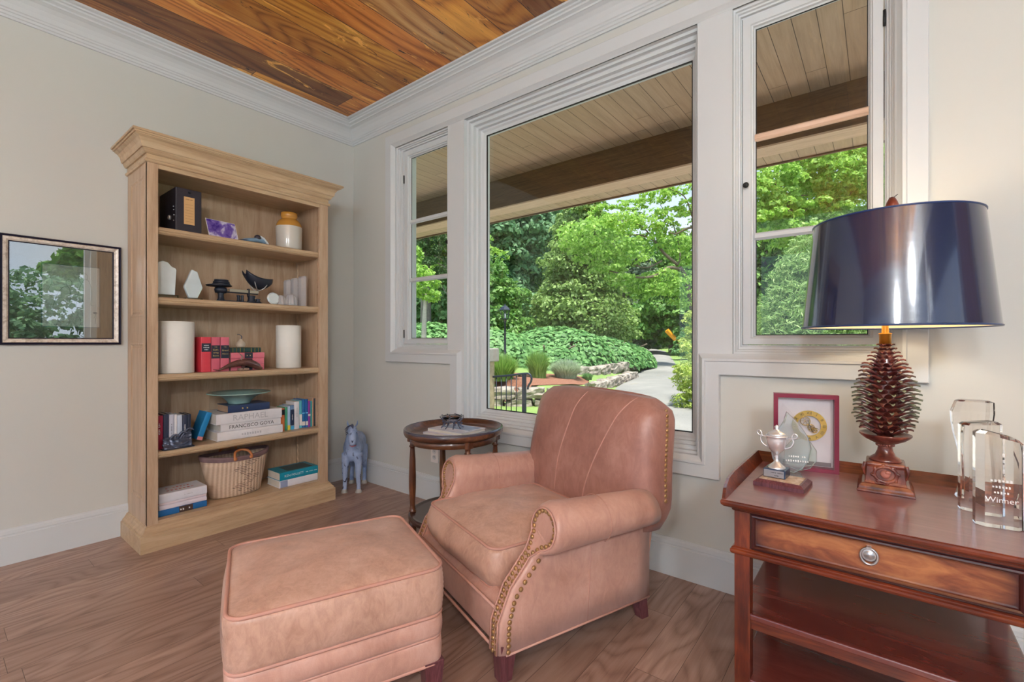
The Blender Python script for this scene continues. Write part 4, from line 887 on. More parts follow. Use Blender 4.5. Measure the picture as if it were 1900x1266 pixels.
# sleeping duck figure
t = thing('duck_figurine', 'small white and blue duck figurine with a dark head lying on the top shelf', 'figurine', (.30, -.90, z), .1)
mb = MB(); Wd = colr(214, 222, 230, .35)
P = catmull([(0,-.085,.008),(0,-.06,.014),(0,-.02,.020),(0,.03,.026),(0,.06,.020),(0,.075,.006)], 5); mb.tube(P, [lerp(.004,.018,min(1,i/12)) if i < 18 else .02-.0014*(i-18) for i in range(len(P))], 12, flat=.8); mb.build('body', colr(120,150,178,.4), t)
MB().ball((.0,.022,.040), (.020,.022,.020), 8).build('head', colr(52, 46, 58, .3), t)
MB().tube([(.012,.030,.052),(.012,.050,.040),(.010,.078,.012),(.01,.086,.003)], [.006,.013,.013,.006], 8, flat=.5).build('white_breast', Wd, t)
MB().tube([(.004,-.02,.022),(.004,-.07,.012),(.004,-.105,.006)], [.010,.008,.002], 8, flat=.5).build('tail', colr(58,66,84,.4), t)
# stoneware jar
t = thing('stoneware_jar', 'two-tone stoneware jar, ochre neck over cream body, top shelf right', 'jar', (.205, -.632, z))
x = N('stoneware_glaze'); sp = x.n('SeparateXYZ'); x.l(x.co(), sp.inputs[0]); x.set(color=x.ramp(x.math('MULTIPLY', x.math('ADD', sp.outputs['Z'], x.math('MULTIPLY', x.noise(x.co(), 20, 2), .006)), 3.5), [(.592, srgb(206,202,194)), (.600, srgb(196,140,62))]), rough=.12, coat=.5); SW = x.m
MB().lathe([(.001,0),(.070,0),(.078,.01),(.0815,.03),(.0825,.09),(.084,.15),(.084,.165),(.080,.185),(.070,.205),(.058,.216),(.050,.222),(.048,.228),(.049,.234),(.052,.236),(.053,.246),(.053,.262),(.050,.266),(.044,.266),(.042,.250),(.046,.22),(.001,.20)], 40, caps=False).build('body', SW, t)
# second shelf
z = .0008+SH[3]
def slab(name, poly, th, mat, parent, M_=None, bev=0.0, face=None):
    mb = MB(); mb.prism(poly, lambda u, v, w: ((M_ or Matrix()) @ Vector((w, u, v))), -th/2, th/2); return mb.build(name, mat, parent, bevel=bev)
t = thing('glass_award', 'arched glass award with a blue base line at the far left of its shelf', 'award', (.285, -1.365, z), -.05)
pl = [(-.045,.018),(.045,.018),(.052,.16),(.048,.17),(.030,.178),(.012,.200),(-.010,.206),(-.030,.198),(-.042,.180),(-.050,.15)]
slab('glass_plate', pl, .014, M['painted_mirror_glass'], t, bev=.004); slab('glass_base', [(-.062,0),(.062,0),(.058,.018),(-.058,.018)], .06, M['crystal_g'], t, bev=.003)
t = thing('glass_award', 'diamond-shaped faceted glass award left of the black kitchen scale', 'award', (.285, -1.232, z), .1)
slab('glass_plate', [(-.022,.008),(.022,.008),(.052,.072),(.026,.165),(-.004,.176),(-.046,.072)], .022, M['painted_mirror_glass'], t, Matrix.Rotation(-.06, 4, 'Y'), bev=.006)
slab('glass_base', [(-.045,0),(.045,0),(.042,.008),(-.042,.008)], .05, M['crystal_g'], t, bev=.002)
# kitchen balance scale
t = thing('kitchen_scale', 'black cast-iron kitchen scale with tilted scoop and stacked weights plate', 'scale', (.25, -.985, z))
bl_ = M['black']
MB().prism([(-.11,-.035),(.13,-.045),(.145,-.03),(.145,.03),(.13,.045),(-.11,.035)], lambda u, v, w: (v, u, w), 0, .010).build('base', bl_, t, bevel=.003)
for yy, r, h in ((-.088,.020,.062), (.012,.011,.05), (.034,.010,.05), (.088,.026,.052), (.128,.016,.034)):
    MB().lathe([(r*1.15,.009),(r*.85,.02),(r*.75,h*.7),(r*.95,h*.9),(r*.8,h)], 16, (0,yy,0)).build('pillar', bl_, t)
MB().box(-.012,-.10,.060,.012,.125,.068).build('beam', bl_, t, bevel=.002); MB().box(.012,-.045,.066,.018,.125,.084).build('graduated_bar', flat('dull_brass', srgb(176,168,150), .4, .6), t, bevel=.001)
MB().box(-.004,.062,.05,.022,.070,.092).build('slider', bl_, t)
MB().lathe([(.03,.055),(.035,.075),(.03,.088),(.012,.09)], 16, (0,-.088,0)).build('plate_holder', bl_, t)
MB().lathe([(.001,.089),(.066,.095),(.070,.1),(.066,.103),(.001,.099)], 28, (0,-.098,0), caps=False).build('weights_plate', bl_, t)
for r, a, b in ((.048,.100,.112), (.044,.113,.124), (.038,.125,.135)): MB().lathe([(.001,a),(r,a),(r,b),(r*.5,b),(.001,b-.003)], 24, (0,-.085,0), caps=False).build('weight', bl_, t)
mb = MB(); L_ = []
for k in range(13):
    q = k/12; cy = lerp(.045, .215, q); rr = .056*math.sin(PI*min(1,.12+q*.80))**.6*(1 if q < .85 else 1-(q-.85)*2.2); czz = .176 - .022*q + .016*abs(q-.5)**2*4*(1 if q > .5 else 2.2)
    L_.append([(rr*math.cos(a), cy, czz - .070*math.sin(a)*(math.sin(PI*min(1,.15+q*.72))**.8)) for a in [PI*j/14 for j in range(15)]])
mb.loops(L_, close=False, cap0=False, cap1=False); o = mb.build('scoop', bl_, t, fix=False); sm = o.modifiers.new('solid', 'SOLIDIFY'); sm.thickness = .003
for sx in (-1, 1): MB().tube(catmull([(sx*.014,.12,.084),(sx*.034,.10,.115),(sx*.040,.09,.150)], 4), .003, 6).build('scoop_arm', M['pewter'], t); MB().tube(catmull([(sx*.014,.125,.084),(sx*.034,.155,.105),(sx*.036,.175,.140)], 4), .003, 6).build('scoop_arm', M['pewter'], t)
# discs and cylinders of glass at the right
t = thing('glass_disc', 'round cut-glass disc leaning on the shelf right of the scale', 'glass ornament', (.27, -.768, z))
MB().lathe([(.001,-.008),(.034,-.008),(.041,-.002),(.041,.002),(.034,.008),(.001,.008)], 12, sm=False, caps=False, M=Matrix.Translation((0,0,.0425)) @ Matrix.Rotation(PI/2-.15, 4, 'Y')).build('disc', M['painted_mirror_glass'], t)
def ribdome(label, y, x, r, h):
    t = thing('glass_dome', label, 'glass ornament', (x, y, z)); mb = MB(); L_ = []
    for k in range(9):
        q = k/8; rr = r*math.cos(q*PI/2)**.55; L_.append([(rr*(1+.07*math.cos(9*a))*math.cos(a), rr*(1+.07*math.cos(9*a))*math.sin(a), h*math.sin(q*PI/2)+.0005) for a in [2*PI*j/54 for j in range(54)]])
    mb.loops(L_[:-1]); mb.build('dome', M['shiny'], t)
ribdome('ribbed glass dome half hidden between the disc and the larger dome', -.715, .255, .036, .070); ribdome('larger ribbed glass dome in front of the tall glass columns', -.655, .275, .040, .080)
def column(label, x, y, h, r):
    t = thing('crystal_column', label, 'award', (x, y, z)); mb = MB(); n = 6
    ring = lambda q, zf: [(q*math.cos(2*PI*i/n+.3), q*math.sin(2*PI*i/n+.3), zf(q*math.cos(2*PI*i/n+.3), q*math.sin(2*PI*i/n+.3))) for i in range(n)]
    mb.loops([ring(r, lambda a, b: 0.0005), ring(r, lambda a, b: h-.012+.25*(b)), ring(r*.78, lambda a, b: h+.25*b)], sm=False); mb.build('column', M['shiny'], t)
column('short clear faceted column at the back of the second shelf, leftmost of three', .20, -.640, .185, .026); column('clear faceted column in the middle of the three at the back', .215, -.598, .200, .026); column('tallest clear faceted column beside the right side of the bookcase', .245, -.557, .215, .030)
# candles
z = .0008+SH[2]
for lb, x_, yy, r, h in (('wide cream pillar candle at the left of the middle shelf', .245, -1.302, .088, .292), ('slimmer cream pillar candle at the right of the middle shelf', .215, -.640, .079, .290)):
    t = thing('pillar_candle', lb, 'candle', (x_, yy, z)); MB().lathe([(.001,0),(r-.003,0),(r,.003),(r,h-.004),(r-.004,h),(r-.010,h-.001),(r-.016,h-.008),(.001,h-.012)], 48, caps=False).build('wax', M['wax'], t); MB().tube([(0,0,h-.012),(.001,0,h-.002)], .0015, 6).build('wick', M['ink'], t)
# dried pear / gourd
t = thing('gourd', 'small speckled dried gourd with a curled stem on the green book', 'gourd', (.262, -.965, z+.1415))
MB().lathe([(.001,0),(.018,.001),(.026,.010),(.027,.022),(.021,.034),(.012,.042),(.008,.050),(.004,.055),(.001,.056)], 20, caps=False).build('fruit', flat('gourd_skin', srgb(198,186,168), .5, var=.25), t)
MB().tube(catmull([(0,0,.053),(0,.006,.062),(0,.002,.074),(0,-.012,.082),(0,-.020,.080)], 5), [.003]*10+[.0018]*11, 6).build('stem', M['bronze'], t)
# carved dolphin
t = thing('dolphin_carving', 'dark polished wood dolphin carving in front of the pink books', 'carving', (.325, -.985, z))
P = catmull([(0,-.130,.006),(0,-.095,.022),(0,-.05,.040),(0,0,.050),(0,.05,.044),(0,.085,.028),(0,.105,.014),(0,.122,.010)], 5); k = len(P)
rr = [interp(i/(k-1), [0,.15,.35,.55,.75,.88,1], [.003,.010,.019,.024,.021,.012,.005]) for i in range(k)]
dw = wood('dark_rosewood', [srgb(56,34,34), srgb(92,60,56), srgb(124,86,76)], 1, 3, .2, .6, 6)
MB().tube(P, rr, 14).build('body', dw, t)
MB().tube(catmull([(0,-.005,.066),(0,.004,.086),(0,-.012,.106),(0,-.018,.112)], 4), [.014,.012,.012,.011,.010,.009,.008,.007,.006,.005,.003,.002,.001], 8, flat=.35).build('dorsal_fin', flat('pale_fin_wood', srgb(150,124,116), .3), t)
MB().tube([(0,-.125,.008),(.03,-.155,.008)], [.006,.002], 8, flat=.5).build('fluke', dw, t); MB().tube([(0,-.125,.008),(-.03,-.155,.014)], [.006,.002], 8, flat=.5).build('fluke', dw, t)
MB().tube([(0,.02,.032),(.02,.0,.010)], [.008,.003], 8).build('flipper', dw, t); MB().box(-.018,-.02,0,.018,.04,.016).build('base', colr(150,120,104), t, bevel=.006); MB().box(-.006,0,.014,.006,.02,.034).build('support', dw, t)
# celadon bowl
z = .0008+SH[1]+.161+.044
t = thing('footed_bowl', 'wide pale green ceramic bowl on top of the dark blue book', 'bowl', (.215, -.955, z+.001)); G_ = flat('celadon_glaze', srgb(146,180,174), .25, 0, .4, .05)
MB().lathe([(.001,0),(.062,0),(.064,.006),(.072,.020),(.094,.040),(.130,.054),(.160,.061),(.176,.065),(.178,.069),(.174,.071),(.13,.062),(.09,.048),(.05,.018),(.001,.012)], 56, caps=False).build('bowl', G_, t)
# galloping horses relief
z = .0008+SH[1]
t = thing('bronze_relief', 'dark bronze relief sculpture of running horses before the upright books', 'sculpture', (.345, -1.318, z), .05)
MB().box(-.035,-.075,0,.012,.075,.006).build('base', colr(40,46,60,.4), t, bevel=.002)
mb = MB(); nx_, nz_ = 36, 22; vs = []
for j in range(nz_):
    for i in range(nx_):
        u, v = i/(nx_-1), j/(nz_-1); yy = -.068+.136*u; top = .046+.008*math.sin(u*7+1)+.040*u; zz = .005+top*v
        dd = mnoise.noise(Vector((yy*55, zz*55, 1)))*.009 + mnoise.noise(Vector((yy*130, zz*110, 4)))*.004; vs.append((-.004-.018*v+dd+.012*(1-abs(2*u-1))*(1-v), yy, zz))
mb.add(vs, [(j*nx_+i, j*nx_+i+1, (j+1)*nx_+i+1, (j+1)*nx_+i) for j in range(nz_-1) for i in range(nx_-1)], 0, True); o = mb.build('relief', M['bronze'], t, fix=False); sm = o.modifiers.new('solid', 'SOLIDIFY'); sm.thickness = .012; sm.offset = -1
for (yy, zz, s) in ((.048,.098,1), (.020,.082,.85), (-.020,.070,.8)):
    MB().tube(catmull([(-.022,yy-.02*s,zz-.03),(-.018,yy-.006,zz-.006),(-.012,yy+.010*s,zz+.006),(-.006,yy+.028*s,zz-.006)], 4), [.010,.010,.009,.009,.008,.008,.008,.008,.007,.007,.006,.005,.004], 8, flat=.7).build('horse_head', M['bronze'], t)
# basket
z = .0008+SH[0]
t = thing('wicker_basket', 'oval natural wicker basket with leather handles on the bottom shelf', 'basket', (.190, -.968, z), 0)
x = N('wicker'); v = x.co(); wv = x.n('TexWave'); wv.inputs['Scale'].default_value = 60; x.l(v, wv.inputs['Vector']); wv.bands_direction = 'Z'; w2 = x.n('TexWave'); w2.inputs['Scale'].default_value = 15; w2.bands_direction = 'Y'; x.l(v, w2.inputs['Vector'])
h_ = x.math('ADD', x.math('MULTIPLY', wv.outputs['Fac'], .35), x.math('MULTIPLY', w2.outputs['Fac'], .65)); sp = x.n('SeparateXYZ'); x.l(v, sp.inputs[0])
c = x.ramp(h_, [(.15, srgb(200,168,142)), (.5, srgb(218,190,164)), (.85, srgb(230,206,182))])
# dark woven zigzag on the front
tri = x.math('ABSOLUTE', x.math('SUBTRACT', x.math('FRACT', x.math('MULTIPLY', sp.outputs['Z'], 9.0)), .5)); pos_ = x.math('ADD', x.math('MULTIPLY', tri, .16), -.005)
dd = x.math('ABSOLUTE', x.math('SUBTRACT', sp.outputs['Y'], pos_)); m1 = x.math('LESS_THAN', dd, .045); ln = x.math('LESS_THAN', x.math('FRACT', x.math('MULTIPLY', sp.outputs['Z'], 95.0)), .26)
dsh = x.math('GREATER_THAN', x.noise(x.map(v, (1, 26, 60)), 1.0, 1), .44); fr_ = x.math('GREATER_THAN', sp.outputs['X'], .02)
c = x.mix(x.math('MULTIPLY', x.math('MULTIPLY', m1, ln), x.math('MULTIPLY', dsh, fr_)), c, srgb(70, 52, 50)); x.set(color=c, rough=.6); x.bump(h_, .6, .006); WK = x.m
RM = flat('dark_rim_weave', srgb(128,102,104), .6, var=.2)
def oval(a, b, zf, n=64): return [(a*math.cos(2*PI*i/n), b*math.sin(2*PI*i/n), zf(math.sin(2*PI*i/n)) if callable(zf) else zf) for i in range(n)]
L_ = [oval(.010, .02, .0005), oval(.082, .142, .0005), oval(.088, .150, .006), oval(.092, .158, .06), oval(.100, .172, .13), oval(.108, .185, .19), oval(.114, .196, lambda s: .232+.012*s*s), oval(.108, .190, lambda s: .232+.012*s*s), oval(.094, .168, .13), oval(.084, .146, .02), oval(.01, .02, .012)]
MB().loops(L_, cap0=False, cap1=False).build('body', WK, t, fix=False)
L_ = [oval(.1145, .1965, lambda s: .222+.012*s*s), oval(.119, .202, lambda s: .240+.014*s*s), oval(.118, .2, lambda s: .250+.016*s*s), oval(.110, .192, lambda s: .251+.016*s*s), oval(.108, .190, lambda s: .226+.012*s*s)]
MB().loops(L_, cap0=False, cap1=False).build('rim', RM, t, fix=False)
LH = flat('tan_strap_leather', srgb(196,122,70), .45)
for s in (-1, 1):
    xx = .110*s; MB().tube(catmull([(xx*1.08,-.045,.232),(xx*1.06,-.048,.252),(xx*.85,-.035,.275),(xx*.70,0,.283),(xx*.85,.035,.275),(xx*1.06,.048,.252),(xx*1.08,.045,.232)], 5), .0075, 8).build('handle', LH, t)
    for yy in (-.046, .046): MB().ball((xx*1.10, yy, .238), (.007,.011,.011), 6).build('handle_loop', LH, t)
# ------------------------------------------------------------ armchair (local: x to the viewer's right, y to the back)
CR, CB = Vector((.941, -.337, 0)), Vector((.337, .941, 0))
CO = Vector((2.461, -1.07, 0)) - CR*.385
CH = thing('armchair', 'tan leather club armchair with rolled arms and brass nailheads by the window', 'armchair', tuple(CO), math.atan2(CR.y, CR.x))
Lm = M['leather']
ZB = .10
def leg(parent, x, y, dx, dy, w0, w1, z1):
    return MB().loops([[(x+sx*w0+dx, y+sy*w0+dy, 0) for sx, sy in ((-1,-1),(1,-1),(1,1),(-1,1))], [(x+sx*w1, y+sy*w1, z1) for sx, sy in ((-1,-1),(1,-1),(1,1),(-1,1))]], sm=False).build('leg', M['leg'], parent, bevel=.002)
for sx in (-1, 1):
    leg(CH, sx*.350, .035, -sx*.004, -.004, .021, .031, .13); leg(CH, sx*.342, .655, 0, .03, .019, .026, .13)
# seat frame between and behind the arms
def rr(x0, x1, y0, y1, r, z, n=6, bulge=0.0):
    pts = []
    for cx, cy, a0 in ((x1-r, y0+r, -PI/2), (x1-r, y1-r, 0), (x0+r, y1-r, PI/2), (x0+r, y0+r, PI)):
        for k in range(n+1): a = a0 + PI/2*k/n; pts.append((cx+r*math.cos(a), cy+r*math.sin(a), z))
    return pts
mb = MB(); mb.loops([rr(-.345,.345,.022+.012*abs(0),.66,.03,z) for z in (ZB, ZB+.004)] + [rr(-.345,.345,.012,.665,.03,.17), rr(-.345,.345,.018,.66,.03,.235), rr(-.34,.34,.05,.64,.03,.262)])
mb.build('seat_frame', Lm, CH)
MB().tube([(x_, .012-.006, .101) for x_ in (-.34, .34)], .005, 6).build('welt', M['piping'], CH)
MB().tube([(x_, .006, .236) for x_ in (-.335, .335)], .005, 6).build('welt', M['piping'], CH)
# back body below and outside
mb = MB(); mb.loops([rr(-.378,.378,.60,.692,.03,ZB), rr(-.378,.378,.58,.70,.03,.22), rr(-.378,.378,.56,.725,.03,.36)]); mb.build('lower_back', Lm, CH)
# arms: lollipop section swept to the back, front face raked
def arm(s):
    def section(ins, r_in=0.0):
        # outline in (a, z), starting inner bottom going up, over the roll and down outside
        cx, cz, R_ = .382, .474, .084-ins; h = .039-ins; ax = .346; pts = []
        pts += [(ax-h, ZB+.0), (ax-h, .20), (ax-h, .30), (ax-h, .37), (ax-h-.004+ins*.2, .400)]
        a0, a1 = math.radians(202), math.radians(-80); n = 22
        for k in range(n+1): a = a0 + (a1-a0)*k/n; pts.append((cx+R_*math.cos(a), cz+R_*math.sin(a)))
        pts += [(ax+h+.001-ins*.2, .382), (ax+h, .37), (ax+h, .30), (ax+h, .20), (ax+h, ZB)]
        return pts
    def yf(z): return interp(z, [.10,.20,.27,.33,.39,.43,.56], [0,.004,.025,.075,.135,.165,.185])
    def sink(y, z): return -.030*max(0, min(1, (y-.18)/.47)) * max(0, min(1, (z-.40)/.1))
    L = []
    for ins, off in ((.030,.0), (.018,.0005), (.0165,-.004), (.010,.000), (.004,.012), (.0,.034)):
        L.append([(s*a, yf(z)+off, z) for a, z in section(ins)])
    base = section(0)
    for q in (.12, .3, .5, .7, .88, 1.0):
        L.append([(s*a, lerp(yf(z)+.034, .68 if z < .39 else .655, q), z+sink(lerp(yf(z)+.034, .68, q), z)) for a, z in base])
    mb = MB(); mb.loops(L, cap0=False, cap1=False); N_ = len(base)
    for off in (0, (len(L)-1)*N_):
        for i in range(N_//2):
            j = N_-1-i
            if j-1 > i+1: mb.f.append((off+i, off+i+1, off+j-1, off+j))
            else: mb.f.append(tuple(dict.fromkeys((off+i, off+i+1, off+j-1, off+j))))
            mb.m.append(0); mb.s.append(False)
    mb.f = [f for f in mb.f]; keep = [k for k, f in enumerate(mb.f) if len(set(f)) > 2]; mb.f = [mb.f[k] for k in keep]; mb.m = [mb.m[k] for k in keep]; mb.s = [mb.s[k] for k in keep]
    o = mb.build('arm', Lm, CH)
    # puckered leather at the front of the roll
    me = o.data
    for v in me.vertices:
        x_, y_, z_ = v.co
        if z_ > .395 and y_ > .16 and y_ < .30:
            an = math.atan2(z_-.474, abs(x_)-.382); f = .0022*math.sin(an*26)*max(0, 1-abs(y_-.21)/.07); v.co.x += s*math.cos(an)*f; v.co.z += math.sin(an)*f
    sec = section(.018); full = [(s*a, yf(z)-.006, z) for a, z in sec]
    MB().tube([p for p in full], .0035, 6).build('welt', M['piping'], CH)
    # nailheads
    nm = MB(); sec = section(.0275); pp = [Vector((s*a, yf(z)-.002, z)) for a, z in sec]; Ltot = 0; acc = [0]
    for a, b in zip(pp, pp[1:]): acc.append(acc[-1]+(b-a).length)
    n = int(acc[-1]/.0188)
    for k in range(n+1):
        d = acc[-1]*k/n; i = max(0, min(len(pp)-2, int(np.searchsorted(acc, d))-1)); q = (d-acc[i])/(acc[i+1]-acc[i]+1e-9); p = pp[i].lerp(pp[i+1], q); nm.ball(p, (.0082,.0058,.0082), 6)
    nm.build('nail_trim', M['brass'], CH)
    # second row of nails on the outside edge
    nm = MB(); pts = [Vector((s*.3868, yf(z)+.026, z)) for z in [ZB+.010+.0188*k for k in range(17)]]
    for p in pts: nm.ball(p, (.0055,.0082,.0082), 6)
    nm.build('nail_trim', M['brass'], CH)
    # outer seam and bottom welt
    MB().tube([(s*.3855, .36, ZB+.005), (s*.3855, .37, .25), (s*.386, .375, .37)], .0016, 5).build('seam', M['piping'], CH)
    MB().tube([(s*.384, .02, ZB), (s*.384, .68, ZB)], .0045, 6).build('welt', M['piping'], CH)
    MB().tube([(s*(.382+.0845*math.cos(a)), .40, .464+.0845*math.sin(a)) for a in [math.radians(195-10*k) for k in range(26)]], .0012, 5).build('seam', M['piping'], CH)
arm(1); arm(-1)
# seat cushion
def cushion(name, x0, x1, y0, y1, z0, z1, crown, mat, parent, r=.05, bulge=.02, wr=.004, seed=0, frontbulge=.03, pipe=True, noisef=1.0):
    n = 11; L = []
    def ring(z, ins, bl):
        pts = rr(x0+ins, x1-ins, y0+ins, y1-ins, r, z, 5)
        # densify sides
        out = []
        for i, p in enumerate(pts):
            q = pts[(i+1) % len(pts)]; m = max(1, int((Vector(q)-Vector(p)).length/.03))
            for k in range(m): out.append(tuple(Vector(p).lerp(Vector(q), k/m)))
        cx, cy = (x0+x1)/2, (y0+y1)/2; res = []
        for p in out:
            u = (p[0]-cx)/((x1-x0)/2); v = (p[1]-cy)/((y1-y0)/2); e = max(abs(u), abs(v)); b = bl*(1-min(abs(u), abs(v))**2*.7)
            fb = frontbulge if v < -.8 else bulge
            d = Vector((u if abs(u) > .7*e else 0, v if abs(v) > .7*e else 0, 0)); d = d.normalized()*b*(fb/bulge if bulge else 1) if d.length else d
            w = mnoise.noise(Vector((p[0]*14+seed, p[1]*14, p[2]*9)))*wr*noisef
            res.append((p[0]+d.x+d.x*w*30, p[1]+d.y+d.y*w*30, p[2]))
        return res
    for k in range(n):
        q = k/(n-1); L.append(ring(lerp(z0, z1, q), 0 if 0 < k < n-1 else .003, bulge*math.sin(PI*q)))
    # top and bottom domes
    top = L[-1]; cx, cy = (x0+x1)/2, (y0+y1)/2
    for k in range(1, 9):
        f = 1-k/8.4; row = []
        for p in top:
            X, Y = cx+(p[0]-cx)*f, cy+(p[1]-cy)*f; u = (X-cx)/((x1-x0)/2); v = (Y-cy)/((y1-y0)/2)
            zz = z1 + crown*(1-min(1,abs(u))**2.6)*(1-min(1,abs(v))**2.6) + mnoise.noise(Vector((X*9+seed, Y*9, 3)))*wr + mnoise.noise(Vector((X*24+seed, Y*24, 7)))*wr*.4
            row.append((X, Y, zz))
        L.append(row)
    mb = MB(); mb.loops(L); o = mb.build(name, mat, parent)
    if pipe:
        for zz, rg in ((z1, n-1), (z0+.004, 0)): MB().tube([Vector(p) + Vector((0,0,.001 if rg else 0)) for p in L[rg]], .0055, 7, closed=True).build('piping', M['piping'], o)
    return o
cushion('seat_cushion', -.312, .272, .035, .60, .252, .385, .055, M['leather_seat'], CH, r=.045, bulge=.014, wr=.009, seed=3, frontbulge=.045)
# back pillow
ZT = .885
def back_ring(z, n=56):
    q = (z-.36)/(ZT-.36); lean = .10*q
    hw = interp(z, [.36,.45,.60,.75,.84,ZT], [.400,.430,.412,.404,.394,.334])
    c = .715 + .03*q; fr_ = .60 + .055*q - .02*math.sin(PI*min(1, q*1.1)); bk = interp(z, [.34,.40,.48,.60,.80,.86], [.745,.790,.805,.828,.86,.855])
    if z > .78:
        s_ = math.sqrt(max(0, 1-((z-.78)/(ZT-.775))**2)); mid = .765; fr_ = lerp(mid, fr_, s_); bk = lerp(mid, bk, s_)
    pts = []
    for i in range(n):
        a = 2*PI*i/n; ca, sa = math.cos(a), math.sin(a)
        e = .36 if sa < 0 else .28
        x_ = hw*math.copysign(abs(ca)**e, ca); f = abs(sa)**(.75 if sa < 0 else .5); c0 = lerp(fr_, bk, .62)
        y_ = c0 + (bk-c0)*f if sa > 0 else c0 - (c0-fr_)*f
        if sa < 0: y_ += .0045*math.sin(x_*85+z*10+2*math.sin(x_*22))*math.exp(-((z-.50)/.12)**2) + mnoise.noise(Vector((x_*10, z*5, 2)))*.008
        zz = z - (.024*abs(x_/.4)**2.5)*max(0, (z-.6)/.28)
        pts.append((x_, y_, zz))
    return pts
zs = [.36,.40,.44,.48,.53,.58,.63,.68,.73,.77,.80,.82,.84,.855,.867,.876,.882,ZT-.0005]
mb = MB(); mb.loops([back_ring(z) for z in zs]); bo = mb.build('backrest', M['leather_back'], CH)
from mathutils.bvhtree import BVHTree
bt = BVHTree.FromPolygons([v.co.copy() for v in bo.data.vertices], [tuple(p.vertices) for p in bo.data.polygons])
def on_back(a, z):
    h = bt.ray_cast(Vector((a, -1, z)), Vector((0, 1, 0)))[0]; return (h if h is not None else Vector((a, .7, z))) - Vector((0, .0006, 0))
for a0, a1 in ((-.125, .0), (.078, .285)):
    MB().tube([on_back(lerp(a0, a1, (k/24)**1.3), lerp(.40, .872, k/24)) for k in range(25)], .0030, 6).build('seam', M['piping'], bo)
for s in (-1, 1):
    nm = MB()
    for k in range(19):
        z = .478 + .0192*k; h = bt.ray_cast(Vector((s*1.0, lerp(.725, .775, (z-.47)/.36), z)), Vector((-s, 0, 0)))[0]
        if h is not None: nm.ball(h, (.0055,.0088,.0088), 6)
    nm.build('nail_trim', M['brass'], CH)

# ------------------------------------------------------------ ottoman
OT = thing('ottoman', 'matching tan leather ottoman with piped edges in front of the armchair', 'ottoman', (2.031, -1.394, 0), math.radians(-22.0))
hx, hy = .250, .288
for sx in (-1, 1):
    for sy in (-1, 1): leg(OT, sx*(hx-.035), sy*(hy-.035), sx*.0, 0, .020, .031, .14)
cushion('lower_band', -hx+.006, hx-.006, -hy+.006, hy-.006, .133, .212, .0, M['leather'], OT, r=.03, bulge=.006, wr=.001, frontbulge=.006)
cushion('middle_band', -hx+.004, hx-.004, -hy+.004, hy-.004, .214, .276, .0, M['leather'], OT, r=.035, bulge=.010, wr=.001, frontbulge=.010, pipe=False)
cushion('top_cushion', -hx, hx, -hy, hy, .280, .418, .030, M['leather_seat'], OT, r=.045, bulge=.014, wr=.007, seed=9, frontbulge=.014)
# ------------------------------------------------------------ round tray-top side table
ST = thing('side_table', 'small oval walnut tray-top table on four turned legs behind the ottoman', 'side table', (1.536, -.360, 0), .152)
SA, SB = .268, .288
def ov(a, b, z, n=56): return [(a*math.cos(2*PI*i/n), b*math.sin(2*PI*i/n), z) for i in range(n)]
def ovl(prof, name, mat, parent, caps=(True, True)):
    mb = MB(); mb.loops([ov(SA-d, SB-d, z) for d, z in prof], cap0=caps[0], cap1=caps[1]); return mb.build(name, mat, parent)
ovl([(.040,.555),(.036,.556),(.036,.588),(.040,.590)], 'apron', M['walnut_x'], ST)
ovl([(.034,.588),(.020,.590),(.006,.597),(.001,.608),(.0,.620),(.004,.630),(.010,.632),(.014,.628),(.020,.612),(.034,.604),(.06,.602),(.20,.602)], 'tray_top', M['walnut_x'], ST)
ovl([(.001,.622),(-.001,.627),(.003,.633),(.009,.634),(.011,.631)], 'tray_rim', flat('rubbed_rim', srgb(70,66,80), .25, 0, .6), ST, (False, False))
ovl([(.045,.140),(.030,.142),(.026,.150),(.026,.164),(.030,.170),(.038,.171),(.046,.166),(.06,.165),(.2,.165)], 'lower_shelf', M['walnut_dk'], ST)
lx, ly = .836*SA*math.cos(.592)+.0, .836*SB*math.sin(.592)+.0
for sx in (-1, 1):
    for sy in (-1, 1):
        lg = MB().lathe([(.012,.0),(.016,.01),(.018,.03),(.016,.045),(.021,.055),(.021,.14)], 16, (sx*lx, sy*ly, 0)).lathe([(.020,.165),(.020,.172),(.015,.176),(.0165,.185),(.014,.19),(.0135,.20),(.019,.30),(.0195,.36),(.017,.45),(.0125,.515),(.0125,.520),(.018,.524),(.018,.530),(.013,.534),(.015,.552),(.018,.556),(.018,.560)], 16, (sx*lx, sy*ly, 0))
        lg.build('leg', M['walnut'], ST)
        MB().box(sx*lx-.021, sy*ly-.021, .553, sx*lx+.021, sy*ly+.021, .589).build('corner_block', M['walnut'], ST, bevel=.003)
# books and the antler bowl on the tray
def flatbook(label, c, w, d, t, z, rz, cov, pg, name='book', group=None, lb=None):
    o = thing(name, label, 'book', (c[0], c[1], z), rz, group)
    MB().box(-w/2, -d/2, 0, w/2, d/2, .002).box(-w/2, -d/2, t-.002, w/2, d/2, t).box(-w/2, -d/2, 0, -w/2+.002, d/2, t).build('cover', cov, o)
    MB().box(-w/2+.002, -d/2+.003, .0022, w/2-.003, d/2-.003, t-.0022).build('pages', pg or M['paper'], o); return o
flatbook('pale grey magazine-like book at the bottom on the oval tray', (1.571,-.401), .26, .20, .012, .6035, .15, colr(190,188,200,.3), M['paper'], 'book')
o = flatbook('glossy white picture book under the antler bowl on the tray', (1.591,-.396), .25, .19, .018, .616, .02, colr(206,208,220,.2), M['paper'], 'book')
MB().box(-.10,-.02,.018,.11,.085,.0184).build('cover_picture', colr(120,140,172,.2), o)
t = thing('antler_bowl', 'small glass bowl in a silvery twig stand on the tray books', 'bowl', (1.571, -.411, .636))
